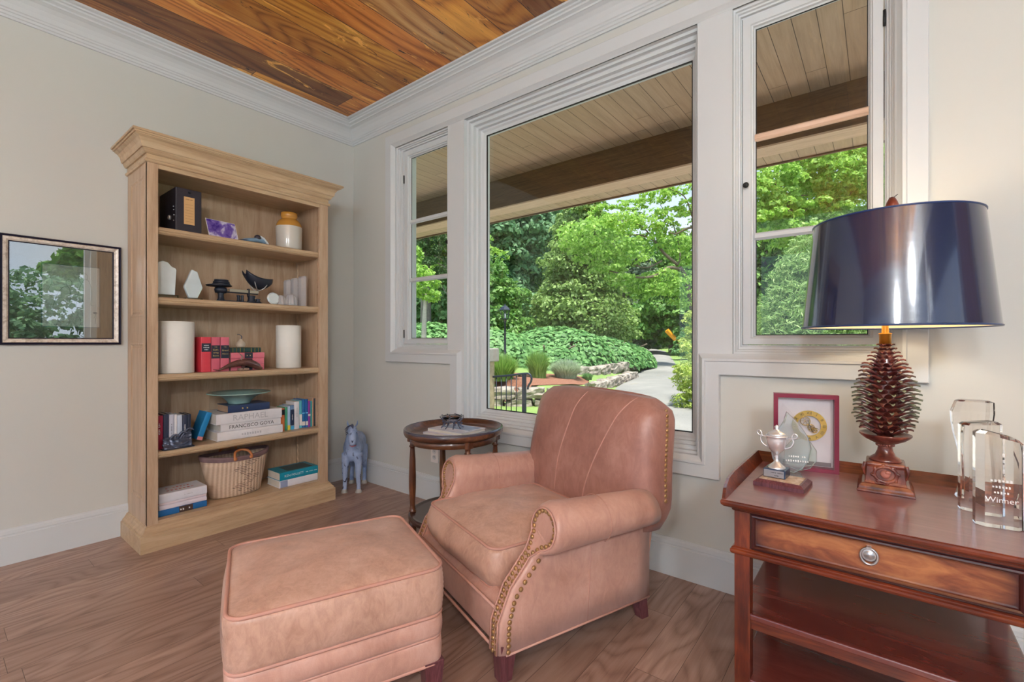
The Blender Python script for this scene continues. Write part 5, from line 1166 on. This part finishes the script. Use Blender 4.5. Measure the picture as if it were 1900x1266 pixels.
MB().lathe([(.001,.028),(.022,.030),(.040,.040),(.050,.054),(.054,.064),(.051,.064),(.044,.050),(.02,.034),(.001,.032)], 28, caps=False).build('glass_bowl', crystal('bowl_glass', (.93,.88,.86)), t)
TW_ = flat('silvery_twig', srgb(96,102,124), .3, .8)
for k in range(9):
    a = 2*PI*k/9; q = R.uniform(-.2,.2); MB().tube(catmull([(.062*math.cos(a), .062*math.sin(a), .002), (.040*math.cos(a+.15), .040*math.sin(a+.15), .022), (.050*math.cos(a+.3), .05*math.sin(a+.3), .040), (.066*math.cos(a+.45+q), .066*math.sin(a+.45+q), .058), (.060*math.cos(a+.75), .06*math.sin(a+.75), .068)], 4), [.003]*8+[.0022]*9, 6).build('twig', TW_, t)
mb = MB()
for k in range(14): a = 2*PI*k/14; mb.ball((.052*math.cos(a), .052*math.sin(a), .036+.012*math.sin(k*2.3)), .006, 5)
mb.build('berry', TW_, t)

# ------------------------------------------------------------ cherry end table
X0, X1, Y0, Y1 = 3.066, 3.698, -.722, -.205; XC = (X0+X1)/2
ET = thing('end_table', 'cherry end table with one drawer and two open shelves at the right edge', 'end table', (XC, (Y0+Y1)/2, 0)); EO = Vector(ET.location)
def eb(x0, y0_, z0, x1, y1_, z1, mb=None): return (mb or MB()).box(x0-EO.x, y0_-EO.y, z0, x1-EO.x, y1_-EO.y, z1)
for xa in (X0, X1-.042):
    for ya in (Y0, Y1-.042):
        cx, cy = xa+.021-EO.x, ya+.021-EO.y
        MB().loops([[(cx+sx*w, cy+sy*w, z) for sx, sy in ((-1,-1),(1,-1),(1,1),(-1,1))] for w, z in ((.015,0),(.0205,.10),(.021,.14),(.021,.606))], sm=False).build('leg', M['cherry_z'], ET, bevel=.0015)
def ering(prof, name, mat, cap0=True, cap1=True):
    mb = MB(); mb.loops([[(X0-o-EO.x, Y0-o-EO.y, z), (X1+o-EO.x, Y0-o-EO.y, z), (X1+o-EO.x, Y1+o-EO.y, z), (X0-o-EO.x, Y1+o-EO.y, z)] for o, z in prof], sm=False, cap0=cap0, cap1=cap1); return mb.build(name, mat, ET)
ering([(-.03,.606),(.002,.606),(.005,.609),(.006,.613),(.014,.616),(.024,.620),(.030,.626),(.0315,.632),(.031,.637),(.028,.639),(-.0,.6395)], 'tabletop', [M['cherry_x'], M['cherry_top']][0], True, False)
eb(X0-.028, Y0-.028, .634, X1+.028, Y1+.028, .6400).build('top_panel', M['cherry_top'], ET)
ering([(-.02,.479),(.003,.479),(.008,.482),(.010,.488),(.010,.493),(.006,.496),(.006,.499),(.002,.502),(-.02,.502)], 'waist_moulding', M['cherry_x'])
# flared gallery on three sides
mb = MB(); gh = .036; fl = .020
def gal(P):
    L_ = []
    for (x_, y_, nx_, ny_, s_) in P:
        h = gh*s_; L_.append([(x_-EO.x, y_-EO.y, .640), (x_+nx_*(fl*s_)-EO.x, y_+ny_*(fl*s_)-EO.y, .640+h), (x_+nx_*(fl*s_+.009)-EO.x, y_+ny_*(fl*s_+.009)-EO.y, .640+h-.003), (x_+nx_*.012-EO.x, y_+ny_*.012-EO.y, .640)])
    mb.loops(L_, sm=False)
xa, xb, yf_, yb_ = X0-.018, X1+.018, Y0-.022, Y1+.018
gal([(xa, yf_, -1, 0, .10), (xa, yf_+.05, -1, 0, .55), (xa, yf_+.12, -1, 0, .9), (xa, yf_+.2, -1, 0, 1), (xa, yb_, -1, 1, 1), (xb, yb_, 1, 1, 1), (xb, yf_+.2, 1, 0, 1), (xb, yf_+.12, 1, 0, .9), (xb, yf_+.05, 1, 0, .55), (xb, yf_, 1, 0, .10)])
mb.build('gallery', M['cherry_x'], ET)
eb(X0+.042, Y0+.004, .502, X1-.042, Y0+.020, .606).build('front_rail', M['walnut_dk'], ET)
eb(X0+.004, Y0+.042, .502, X0+.020, Y1-.042, .606).build('side_apron', M['cherry_x'], ET); eb(X1-.020, Y0+.042, .502, X1-.004, Y1-.042, .606).build('side_apron', M['cherry_x'], ET); eb(X0+.042, Y1-.02, .502, X1-.042, Y1-.004, .606).build('back_apron', M['cherry_x'], ET)
dx0, dx1, dz0, dz1 = X0+.0445, X1-.0445, .5045, .6035
mb = MB(); pr = [(0, .012), (0, -.001), (.002, -.005), (.006, -.006), (.010, -.003), (.012, .001), (.016, .002)]
mb.loops([[(dx0+d-EO.x, Y0+q-EO.y, dz0+d), (dx1-d-EO.x, Y0+q-EO.y, dz0+d), (dx1-d-EO.x, Y0+q-EO.y, dz1-d), (dx0+d-EO.x, Y0+q-EO.y, dz1-d)] for d, q in pr], sm=False)
x = N('drawer_burl'); v = x.map(x.co(), (2.2, 8, 9)); n1 = x.noise(v, 2.2, 7, .6, 1.4); sp = x.n('SeparateXYZ'); x.l(x.co(), sp.inputs[0])
ex = x.math('POWER', x.math('DIVIDE', x.math('ABSOLUTE', sp.outputs['X']), .262), 10.0); ez = x.math('POWER', x.math('DIVIDE', x.math('ABSOLUTE', x.math('SUBTRACT', sp.outputs['Z'], .554)), .045), 4.0)
c = x.ramp(n1, [(.34, srgb(100,46,30)), (.5, srgb(146,82,50)), (.66, srgb(180,116,70))]); c = x.mix(x.math('MINIMUM', x.math('ADD', ex, ez), 1.0), c, srgb(62,22,22)); x.set(color=c, rough=.28, coat=.5, crough=.12)
DR = mb.build('drawer', x.m, ET)
kc = Vector((3.3815-EO.x, Y0+.002-EO.y, .562)); K = Matrix.Translation(kc) @ Matrix.Rotation(PI/2, 4, 'X')
rg = MB().lathe([(.001,0),(.017,.0),(.018,.002),(.014,.004),(.012,.003),(.010,.006),(.001,.007)], 24, M=K, caps=False).build('backplate', M['pewter'], DR)
MB().tube([K @ Vector((.0175*math.cos(a), -.0015+.0205*math.sin(a), .007)) for a in [2*PI*k/28 for k in range(28)]], .0028, 8, closed=True).build('ring_pull', M['pewter'], DR)
MB().box(kc.x-.005, kc.y-.012, kc.z+.016, kc.x+.005, kc.y, kc.z+.023).build('pull_hinge', M['pewter'], DR)
for z in (.312, .122):
    mb = MB(); pr = [(X0+.010-EO.x, z-.012), (X0+.010-EO.x, z)]
    eb(X0+.008, Y0+.004, z-.018, X1-.008, Y1-.004, z, mb); mb.build('shelf', wood('cherry_shelf_%d' % (z*1000), [srgb(96,42,38), srgb(116,56,48), srgb(134,70,58)], 0, .6, .24, .8, 5) , ET, bevel=.004)
    eb(X0+.042, Y0+.010, z-.045, X1-.042, Y0+.022, z-.0185).build('shelf_rail', M['cherry_x'], ET)
TT = .6403
# ------------------------------------------------------------ lamp
LP = thing('table_lamp', 'carved brown pineapple-leaf lamp with glossy navy drum shade, lit', 'lamp', (3.417, -.335, TT))
LB = N('carved_brown_lacquer'); n1 = LB.noise(LB.co(), 24, 4); LB.set(color=LB.ramp(n1, [(.35, srgb(70,28,24)), (.52, srgb(112,52,42)), (.68, srgb(160,92,66))]), rough=.28, coat=.5); LBm = LB.m
def sq(w, z, c=0): return [(sx*w, sy*w, z) for sx, sy in ((-1,-1),(1,-1),(1,1),(-1,1))]
MB().loops([sq(.070,0), sq(.070,.006), sq(.066,.010), sq(.066,.016), sq(.058,.024), sq(.052,.026)], sm=False).build('plinth', LBm, LP, bevel=.0015)
PD = MB().loops([sq(.052,.026), sq(.049,.032), sq(.046,.075), sq(.049,.084), sq(.046,.090), sq(.040,.0905)], sm=False).build('pedestal', LBm, LP, bevel=.0015)
mb = MB(); yp = -.0475
mb.tube([(.027*math.cos(a), yp-.002, .056+.023*math.sin(a)) for a in [2*PI*k/24 for k in range(24)]], .005, 8, closed=True)
for k in range(8): a = 2*PI*k/8+.2; mb.ball((.030*math.cos(a), yp-.003, .056+.026*math.sin(a)), (.008,.004,.005), 5, M=Matrix.Rotation(-a+.8, 3, 'Y').to_4x4())
mb.build('wreath', LBm, PD); MB().ball((0, yp, .056), (.013,.005,.013), 7).ball((.006, yp-.003, .063), (.008,.004,.006), 6).build('rosette', flat('coral_carving', srgb(178,112,98), .3), PD)
for sx in (-1, 1): MB().tube(catmull([(sx*.049,-.05,.088),(sx*.053,-.053,.07),(sx*.049,-.05,.045)], 4), [.005]*5+[.004,.003,.002,.001], 6).build('corner_scroll', LBm, PD)
MB().lathe([(.040,.090),(.041,.094),(.036,.100),(.026,.108),(.020,.122),(.018,.134),(.019,.137)], 32).build('foot', LBm, LP)
mb = MB()
for k in range(18): a = 2*PI*k/18; mb.ball((.0205*math.cos(a), .0205*math.sin(a), .1395), .0042, 5)
mb.build('bead_collar', LBm, LP)
MB().lathe([(.016,.140),(.030,.146),(.050,.156),(.062,.166),(.066,.172),(.0655,.175),(.060,.170),(.03,.16),(.001,.16)], 40, caps=False).build('bowl', LBm, LP)
MB().lathe([(.018,.16),(.034,.20),(.036,.30),(.028,.38),(.016,.44),(.011,.455)], 20).build('core', LBm, LP)
LF = N('carved_leaf_lacquer'); nn = LF.noise(LF.co(), 30, 3); sp = LF.n('SeparateXYZ'); LF.l(LF.co(), sp.inputs[0]); rad = LF.math('SQRT', LF.math('ADD', LF.math('POWER', sp.outputs['X'], 2.0), LF.math('POWER', sp.outputs['Y'], 2.0)))
c = LF.ramp(nn, [(.35, srgb(66,26,30)), (.5, srgb(104,46,46)), (.66, srgb(140,72,60))]); c = LF.mix(LF.ramp(rad, [(.062, (0,0,0)), (.082, (1,1,1))]), c, srgb(112,122,100)); LF.set(color=c, rough=.3, coat=.4)
mb = MB(); T = 21
for i in range(T):
    q = i/(T-1); z = lerp(.172, .446, q); rt = interp(q, [0,.12,.3,.45,.62,.8,.92,1], [.068,.082,.088,.085,.072,.051,.033,.025]); rc = interp(q, [0,.3,.7,1], [.030,.034,.022,.010]); n = 9 if q < .75 else 7
    for k in range(n):
        a = 2*PI*(k + .5*(i % 2))/n + R.uniform(-.05,.05); ca, sa = math.cos(a), math.sin(a); w0 = .011 if q < .8 else .008; rt_ = rt*R.uniform(.94,1.05)
        P = [(rc*.8, 0, w0*1.0), (lerp(rc, rt_, .30), .012, w0*1.1), (lerp(rc, rt_, .58), .0195, w0*.85), (lerp(rc, rt_, .82), .0205, w0*.55), (rt_, .0175, w0*.50)]
        L_ = []
        for r_, dz, w in P:
            c_ = Vector((r_*ca, r_*sa, z+dz*min(1, 1.15*rt/.08))); t_ = Vector((-sa, ca, 0))
            L_.append([c_-t_*w+Vector((0,0,.0035)), c_-t_*w*.3-Vector((0,0,.0015)), c_+t_*w*.3-Vector((0,0,.0015)), c_+t_*w+Vector((0,0,.0035)), c_+t_*w*.3+Vector((0,0,.001)), c_-t_*w*.3+Vector((0,0,.001))])
        mb.loops([[tuple(p) for p in l] for l in L_])
mb.build('leaf_cluster', LF.m, LP)
MB().lathe([(.0155,.452),(.0155,.485),(.017,.486),(.017,.489),(.009,.491),(.009,.52)], 24).build('neck', flat('gilt_metal', srgb(206,150,62), .3, .7), LP)
tx, ty = .017, .008; Z0, Z1 = .509, .839
sh = N('lamp_shade'); sh.set(color=srgb(20,32,70), rough=.22, coat=1.0, crough=.08); sh.b.inputs['Coat IOR'].default_value = 1.65; nb = sh.noise(sh.map(sh.co(), (1,1,6)), 5, 2); sh.bump(nb, .04, .01)
inn = flat('shade_lining', srgb(246,226,190), .7)
SHD = MB().lathe([(.240,Z0),(.208,Z1)], 72, (tx,ty,0), caps=False).build('shade', sh.m, LP, fix=False)
MB().lathe([(.2385,Z0),(.2065,Z1)], 72, (tx,ty,0), caps=False).build('shade_lining', inn, SHD, fix=False)
for z, r in ((Z0, .240), (Z1, .208)): MB().tube([(tx+r*math.cos(a), ty+r*math.sin(a), z) for a in [2*PI*k/72 for k in range(72)]], .0028, 6, closed=True).build('shade_trim', colr(40,62,110,.35), SHD)
for k in range(3): a = 2*PI*k/3; MB().tube([(tx,ty,Z1-.012), (tx+.206*math.cos(a), ty+.206*math.sin(a), Z1-.006)], .002, 5).build('spider', M['brass'], SHD)
MB().tube(catmull([(0,0,.52),(.05,0,.58),(.055,.0,.70),(tx,ty,.825)], 6), .002, 5).tube(catmull([(0,0,.52),(-.05,0,.58),(-.035,.0,.70),(tx,ty,.825)], 6), .002, 5).build('harp', M['brass'], LP)
MB().lathe([(.010,.52),(.014,.55),(.026,.60),(.028,.63),(.018,.66),(.001,.67)], 16).build('bulb', M['opal'], LP)
MB().lathe([(.004,.826),(.005,.860),(.016,.866),(.020,.880),(.014,.900),(.007,.914),(.001,.916)], 20, (tx,ty,0)).build('finial', LBm, LP)
MB().tube([(tx+.002,ty,.912),(tx+.014,ty,.922)], [.0018,.001], 5).build('finial_stem', M['bronze'], LP)
light('lamp_bulb', 'POINT', (3.417+tx, -.335+ty, TT+.70), 3.0, (1.0, .84, .60), size=.035)

# ------------------------------------------------------------ framed skeleton clock
t = thing('framed_clock', 'burgundy shadow-box frame holding a gold skeleton clock on pale backing', 'clock', (3.098, -.268, TT), .19)
bg = colr(124,18,56,.3); Wf, Hf = .199, .274; mb = MB()
pr = [(0,.034),(0,0),(.014,0),(.014,.034)]
mb.loops([[(d, y_, d), (Wf-d, y_, d), (Wf-d, y_, Hf-d), (d, y_, Hf-d)] for d, y_ in pr], sm=False, cap0=False, cap1=False); mb.build('frame', bg, t)
MB().box(.0,.034,.0,Wf,.0365,Hf).build('backboard', colr(226,214,222), t); MB().box(.014,.008,.014,Wf-.014,.0095,Hf-.014).build('glass_pane', M['glass'], t)
cx, cz = .112, .160; K = Matrix.Translation((cx,.026,cz)) @ Matrix.Rotation(PI/2, 4, 'X')
ck = MB().lathe([(.036,.0),(.036,.004),(.054,.004),(.054,.0)], 48, M=K, sm=False, caps=False).build('dial_ring', M['gold'], t)
nm_ = ['XII','I','II','III','IIII','V','VI','VII','VIII','IX','X','XI']
for k in range(12): a = PI/2-2*PI*k/12; text('numeral', nm_[k], .014, M['ink'], ck, (cx+.045*math.cos(a), .0215, cz+.045*math.sin(a)), (math.sin(a),0,-math.cos(a)), (math.cos(a),0,math.sin(a)))
gm = MB()
for gx_, gz_, r in ((-.012,.016,.015), (.006,-.006,.010), (.016,-.016,.008)):
    gm.tube([K @ Vector((gx_+r*math.cos(a), gz_+r*math.sin(a), .003)) for a in [2*PI*k/20 for k in range(20)]], .0016, 5, closed=True)
    for k in range(3): a = PI*k/3; gm.tube([K @ Vector((gx_-r*math.cos(a), gz_-r*math.sin(a), .003)), K @ Vector((gx_+r*math.cos(a), gz_+r*math.sin(a), .003))], .0008, 4)
gm.build('gear_train', M['gold'], t)
MB().tube([K @ Vector((-.004,.02,.006)), K @ Vector((.010,-.022,.006))], .001, 4).build('clock_hand', M['ink'], t); MB().tube([K @ Vector((0,0,.006)), K @ Vector((.030,-.010,.006))], .0008, 4).build('clock_hand', M['ink'], t)
MB().box(.03,.0315,.016,Wf-.02,.0335,.030).build('plaque', colr(120,104,112), t)
# ------------------------------------------------------------ flame shaped glass award
t = thing('glass_award', 'flame-shaped clear glass award with round plate behind the silver cup', 'award', (3.165, -.372, TT), .25)
mb = MB(); mb.loops([[(sx*.036, sy*.020, 0) for sx, sy in ((-1,-1),(1,-1),(1,1),(-1,1))], [(sx*.030, sy*.014, .018) for sx, sy in ((-1,-1),(1,-1),(1,1),(-1,1))]], sm=False); mb.build('glass_base', M['crystal_g'], t)
def flat_xz(poly, y0_, y1_, name, mat, bev=.003): return MB().prism(poly, lambda u, v, w: (u, w, v), y0_, y1_).build(name, mat, t, bevel=bev)
fl_ = [(.010,.016),(-.030,.026),(-.055,.060),(-.062,.105),(-.045,.150),(-.022,.190),(-.012,.226),(.012,.200),(.034,.170),(.052,.140),(.060,.105),(.052,.062),(.034,.032)]
flat_xz(fl_, -.009, .009, 'flame_plate', M['flame'], .005)
flat_xz([(.030+.050*math.cos(a), .078+.056*math.sin(a)) for a in [2*PI*k/10+.3 for k in range(10)]], .011, .019, 'round_plate', M['crystal_g'], .002)
text('engraving', (5, 2,), .011, M['white_ink'], t, (.018,-.0095,.075), (1,0,0), (0,0,1)); text('engraving', (10,), .012, M['white_ink'], t, (.018,-.0095,.060), (1,0,0), (0,0,1))
# ------------------------------------------------------------ silver cup trophy
t = thing('trophy_cup', 'silver two-handled cup trophy on a dark wood plaque, front left', 'trophy', (3.157, -.484, TT), -.08)
mb = MB(); mb.loops([[(sx*.071, sy*.062, z) for sx, sy in ((-1,-1),(1,-1),(1,1),(-1,1))] for z in (0,.012)] + [[(sx*.060, sy*.051, .021) for sx, sy in ((-1,-1),(1,-1),(1,1),(-1,1))]], sm=False); mb.build('plaque_base', M['leg'], t)
x = N('burl_inset'); n1 = x.noise(x.co(), 40, 5, .6, 1); x.set(color=x.ramp(n1, [(.35, srgb(176,140,110)), (.6, srgb(214,186,156))]), rough=.25); MB().box(-.056,-.047,.021,.056,.047,.0225).build('plaque_inset', x.m, t)
MB().box(-.052,-.020,.0225,.012,.044,.050).build('cup_plinth', colr(50,66,92,.25), t, bevel=.002); PLq = MB().box(-.050,-.0212,.025,.008,-.0200,.047).build('name_plate', M['pewter'], t)
text('engraving', (5, 5,), .0055, M['ink'], PLq, (-.012,-.0214,.040), (1,0,0), (0,0,1)); text('engraving', (4,), .006, M['ink'], PLq, (-.012,-.0214,.031), (1,0,0), (0,0,1))
ct = (-.020, .012, .050)
MB().lathe([(.026,0),(.026,.003),(.018,.010),(.008,.020),(.005,.030),(.007,.036),(.005,.040),(.010,.048),(.024,.062),(.029,.080),(.031,.094),(.030,.100),(.033,.103),(.033,.106),(.029,.106),(.027,.09),(.02,.066),(.001,.055)], 32, ct, caps=False).build('cup', M['silver'], t)
MB().lathe([(.030,.106),(.026,.114),(.014,.120),(.008,.123),(.005,.128),(.007,.134),(.001,.140)], 28, ct).build('lid', M['silver'], t)
for s in (-1, 1): MB().tube([(ct[0]+s*p[0], ct[1], ct[2]+p[1]) for p in [(v.x, v.y) for v in catmull([(.024,.064,0),(.040,.072,0),(.048,.088,0),(.044,.104,0),(.050,.116,0),(.058,.112,0),(.054,.102,0),(.032,.098,0)], 4)]], .0026, 6).build('handle', M['silver'], t)
# ------------------------------------------------------------ clear crystal columns
def chunk(label, x_, y_, rz, poly, h, cuts, txt=None, tw=0.0):
    t = thing('crystal_award', label, 'award', (x_, y_, TT), rz); n = len(poly); L_ = [[(u*1.0, v*1.0, .0006) for u, v in poly]]
    if tw:
        for k in range(1, 9):
            q = k/9; s_ = 1 - .16*math.sin(PI*q*1.5)*tw; L_.append([(u*s_ + .006*math.sin(q*6), v*s_, h*q) for u, v in poly])
    L_.append([(u, v, h - cuts(u, v)) for u, v in poly]); L_.append([(u*.80, v*.80, h - cuts(u*.8, v*.8) + (.006 if not tw else .004)) for u, v in poly])
    MB().loops(L_, sm=False).build('crystal', M['acrylic'], t)
    for s_, size, z in txt or (): text('engraving', s_, size, M['white_ink'], t, (0, min(v for u, v in poly)-.0004, z), (1,0,0), (0,0,1))
    return t
oct_ = lambda a, b, c: [(-a+c,-b),(a-c,-b),(a,-b+c),(a,b-c),(a-c,b),(-a+c,b),(-a,b-c),(-a,-b+c)]
chunk('tall twisted clear crystal award at the back of the right group', 3.622, -.285, .1, oct_(.040,.026,.012), .286, lambda u, v: .0, tw=1)
chunk('middle clear crystal award with cut corners in the right group', 3.618, -.415, .15, oct_(.042,.024,.014), .252, lambda u, v: .018*(u < -.02) + .012*(u > .02))
chunk('front clear crystal award engraved Winner in the right group', 3.636, -.535, .12, oct_(.044,.025,.014), .236, lambda u, v: max(0, u)*.55 + .004, [((6,), .012, .118), ((6,), .010, .103), ((5,), .010, .089), ('Winner', .019, .070)])

# ------------------------------------------------------------ framed print on the left wall
t = thing('framed_print', 'framed line drawing behind reflective glass on the left wall beside the bookcase', 'picture', (.0015, -1.734, 1.3645)); hw, hh = .234, .2755
def pl(prof, name, mat, par=None, c0=False, c1=False, sm=False):
    mb = MB(); mb.loops([[(x_, -(hw-d), -(hh-d)), (x_, (hw-d), -(hh-d)), (x_, (hw-d), (hh-d)), (x_, -(hw-d), (hh-d))] for d, x_ in prof], sm=sm, cap0=c0, cap1=c1); return mb.build(name, mat, par or t)
nv = colr(34,30,52,.3); sv = N('silver_leaf'); n1 = sv.noise(sv.map(sv.co(), (30,30,30)), 1.5, 5, .7); sv.set(color=sv.ramp(n1, [(.35, srgb(186,174,162)), (.5, srgb(220,212,202)), (.65, srgb(234,228,220))]), rough=.35, metal=.1)
pl([(0,0),(0,.018),(.003,.021),(.006,.018),(.009,.021),(.011,.018)], 'frame', nv); pl([(.011,.017),(.013,.022),(.024,.019),(.031,.012)], 'frame_band', sv.m); pl([(.031,.011),(.033,.014),(.036,.009)], 'frame_lip', nv)
MB().box(0, -hw+.002, -hh+.002, .003, hw-.002, hh-.002).build('backing', colr(60,50,44), t); MB().box(.003, -hw+.034, -hh+.034, .0045, hw-.034, hh-.034).build('mat', colr(112,116,108,.7), t)
py0, py1, pz0, pz1 = -1.816+1.734, -1.592+1.734, 1.185-1.3645, 1.510-1.3645
for nm, e, x_, m_ in (('print_border', .004, .0050, colr(60,96,120)), ('print', .0, .0054, colr(214,222,224,.7))):
    MB().box(.0045, py0-e, pz0-e, x_, py1+e, pz1+e).build(nm, m_, t)
ln = MB(); LX = .0056
def sk(pts, w=.0007):
    P = catmull([(LX, py0+(py1-py0)*u, pz0+(pz1-pz0)*v) for u, v in pts], 5); ln.tube(P, w, 4, flat=.3)
for pts in ([(.05,.30),(.25,.32),(.42,.36),(.55,.30),(.62,.20)], [(.05,.18),(.3,.22),(.48,.20),(.50,.08),(.48,.02)], [(.18,.33),(.24,.50),(.32,.62),(.42,.66),(.48,.56),(.46,.40)], [(.42,.66),(.40,.74),(.46,.78),(.50,.72),(.48,.66)], [(.58,.28),(.60,.50),(.66,.70),(.74,.80),(.82,.74),(.86,.55),(.84,.38),(.90,.36)], [(.66,.72),(.62,.82),(.70,.90),(.78,.86),(.76,.78)], [(.60,.20),(.66,.10),(.64,.02)], [(.70,.68),(.70,.50),(.68,.35)], [(.10,.60),(.16,.72),(.12,.80)], [(.88,.30),(.96,.28)], [(.90,.15),(.94,.22),(.92,.05)]): sk(pts)
ln.ball((LX, py0+(py1-py0)*.92, pz0+(pz1-pz0)*.24), (.0004,.010,.006), 5)
ln.build('drawing_lines', colr(70,92,104), t)
MB().box(.0085, -hw+.033, -hh+.033, .0092, hw-.033, hh-.033).build('picture_glass', M['pglass'], t)

# ------------------------------------------------------------ painted horse in the corner
HO = thing('horse_figure', 'blue-grey spotted wooden horse standing in the corner beside the bookcase', 'horse figure', (.270, -.160, 0), math.atan2(-.70, .71))
mb = MB()
def lim(pts, rad, fl=1.0): 
    P = catmull(pts, 4); k = len(P); rr_ = [interp(i/(k-1), [j/(len(rad)-1) for j in range(len(rad))], rad) for i in range(k)]; mb.tube(P, rr_, 12, flat=fl)
lim([(-.165,0,.335),(-.145,0,.335),(-.09,0,.335),(-.02,0,.320),(.05,0,.320),(.10,0,.325),(.135,0,.325)], [.02,.055,.068,.066,.068,.066,.03], 1.18)
mb.ball((.10,0,.305), (.052,.062,.085), 8); mb.ball((-.115,0,.33), (.062,.060,.078), 8)
lim([(.09,0,.34),(.118,.004,.385),(.140,.008,.425),(.155,.012,.465)], [.060,.050,.040,.034], 1.25)
lim([(.145,.012,.470),(.168,.016,.455),(.195,.022,.420),(.210,.026,.385),(.214,.028,.365)], [.030,.036,.029,.026,.020], 1.1)
for s, fx in ((-1, .108), (1, .114)):
    lim([(fx-.005, s*.040, .285), (fx, s*.046, .22), (fx+.008, s*.048, .145), (fx+.004, s*.048, .09), (fx+.006, s*.050, .035), (fx+.010, s*.051, .012)], [.036,.028,.021,.017,.015,.018])
for s, bx in ((-1, -.120), (1, -.105)):
    lim([(bx+.01, s*.034, .30), (bx+.028, s*.046, .23), (bx+.004, s*.048, .165), (bx-.022, s*.049, .125), (bx-.008, s*.050, .07), (bx+.0, s*.050, .012)], [.046,.036,.023,.017,.015,.018])
x = N('painted_horse'); v = x.co(); n1 = x.noise(v, 9, 4, .6); sp1 = x.noise(v, 34, 3, .55, .6); sp2 = x.noise(x.map(v, (1,1,.45), loc=(3,1,2)), 52, 2, .5, .5)
c = x.ramp(n1, [(.35, srgb(104,126,170)), (.6, srgb(150,170,206))]); s0 = x.n('SeparateXYZ'); x.l(v, s0.inputs[0])
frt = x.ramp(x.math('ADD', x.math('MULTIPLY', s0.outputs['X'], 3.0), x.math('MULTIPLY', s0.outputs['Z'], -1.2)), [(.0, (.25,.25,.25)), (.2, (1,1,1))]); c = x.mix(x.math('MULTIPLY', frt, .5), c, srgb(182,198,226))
m = x.ramp(sp2, [(.60, (0,0,0)), (.63, (1,1,1))]); c = x.mix(x.math('MULTIPLY', m, frt), c, srgb(44,50,76)); x.set(color=c, rough=.6); x.bump(n1, .2, .01)
bd = mb.build('body', x.m, HO); rm = bd.modifiers.new('remesh', 'REMESH'); rm.mode = 'VOXEL'; rm.voxel_size = .0052; rm.use_smooth_shade = True
sm = bd.modifiers.new('smooth', 'SMOOTH'); sm.factor = .5; sm.iterations = 6
hf = colr(176,172,166)
for px_, py_ in ((.119,-.051),(.125,.051),(-.119,-.050),(-.104,.050)): MB().lathe([(.024,0),(.023,.006),(.017,.022),(.014,.024)], 14, (px_+.003,py_,0)).build('hoof', hf, HO)
for s, lean in ((-1, .02), (1, .014)):
    MB().tube([(.150, .012+s*.022, .488), (.150, .012+s*.034, .508), (.146, .012+s*.036, .532)], [.010,.013,.002], 8, flat=.5).build('ear', x.m, HO)
    MB().ball((.186, .016+s*.030, .448), .0062, 6).build('eye', M['ink'], HO)
    MB().ball((.214, .026+s*.012, .382), .0035, 5).build('nostril', M['ink'], HO)
MB().tube([(.205,.006,.362),(.226,.026,.357),(.205,.048,.362)], .0028, 6).build('mouth', colr(190,84,90), HO)
mn = MB()
for k in range(9): a = k/8; mn.tube(catmull([(lerp(.165,.075,a), .012, lerp(.496,.375,a)), (lerp(.155,.06,a), -.016, lerp(.49,.37,a)), (lerp(.150,.055,a), -.042, lerp(.465,.345,a))], 3), [.008,.008,.007,.006,.005,.003,.002], 6)
mn.tube(catmull([(.160,.012,.498),(.182,.020,.492),(.196,.024,.470)], 3), [.011,.011,.010,.008,.006,.004,.002], 6); mn.build('mane', colr(62,70,96), HO)
MB().tube(catmull([(-.165,0,.355),(-.19,0,.33),(-.196,0,.26),(-.19,0,.18)], 4), [.010,.012,.014,.015,.015,.016,.016,.016,.015,.013,.011,.007,.003], 8).build('tail', colr(72,80,108), HO)
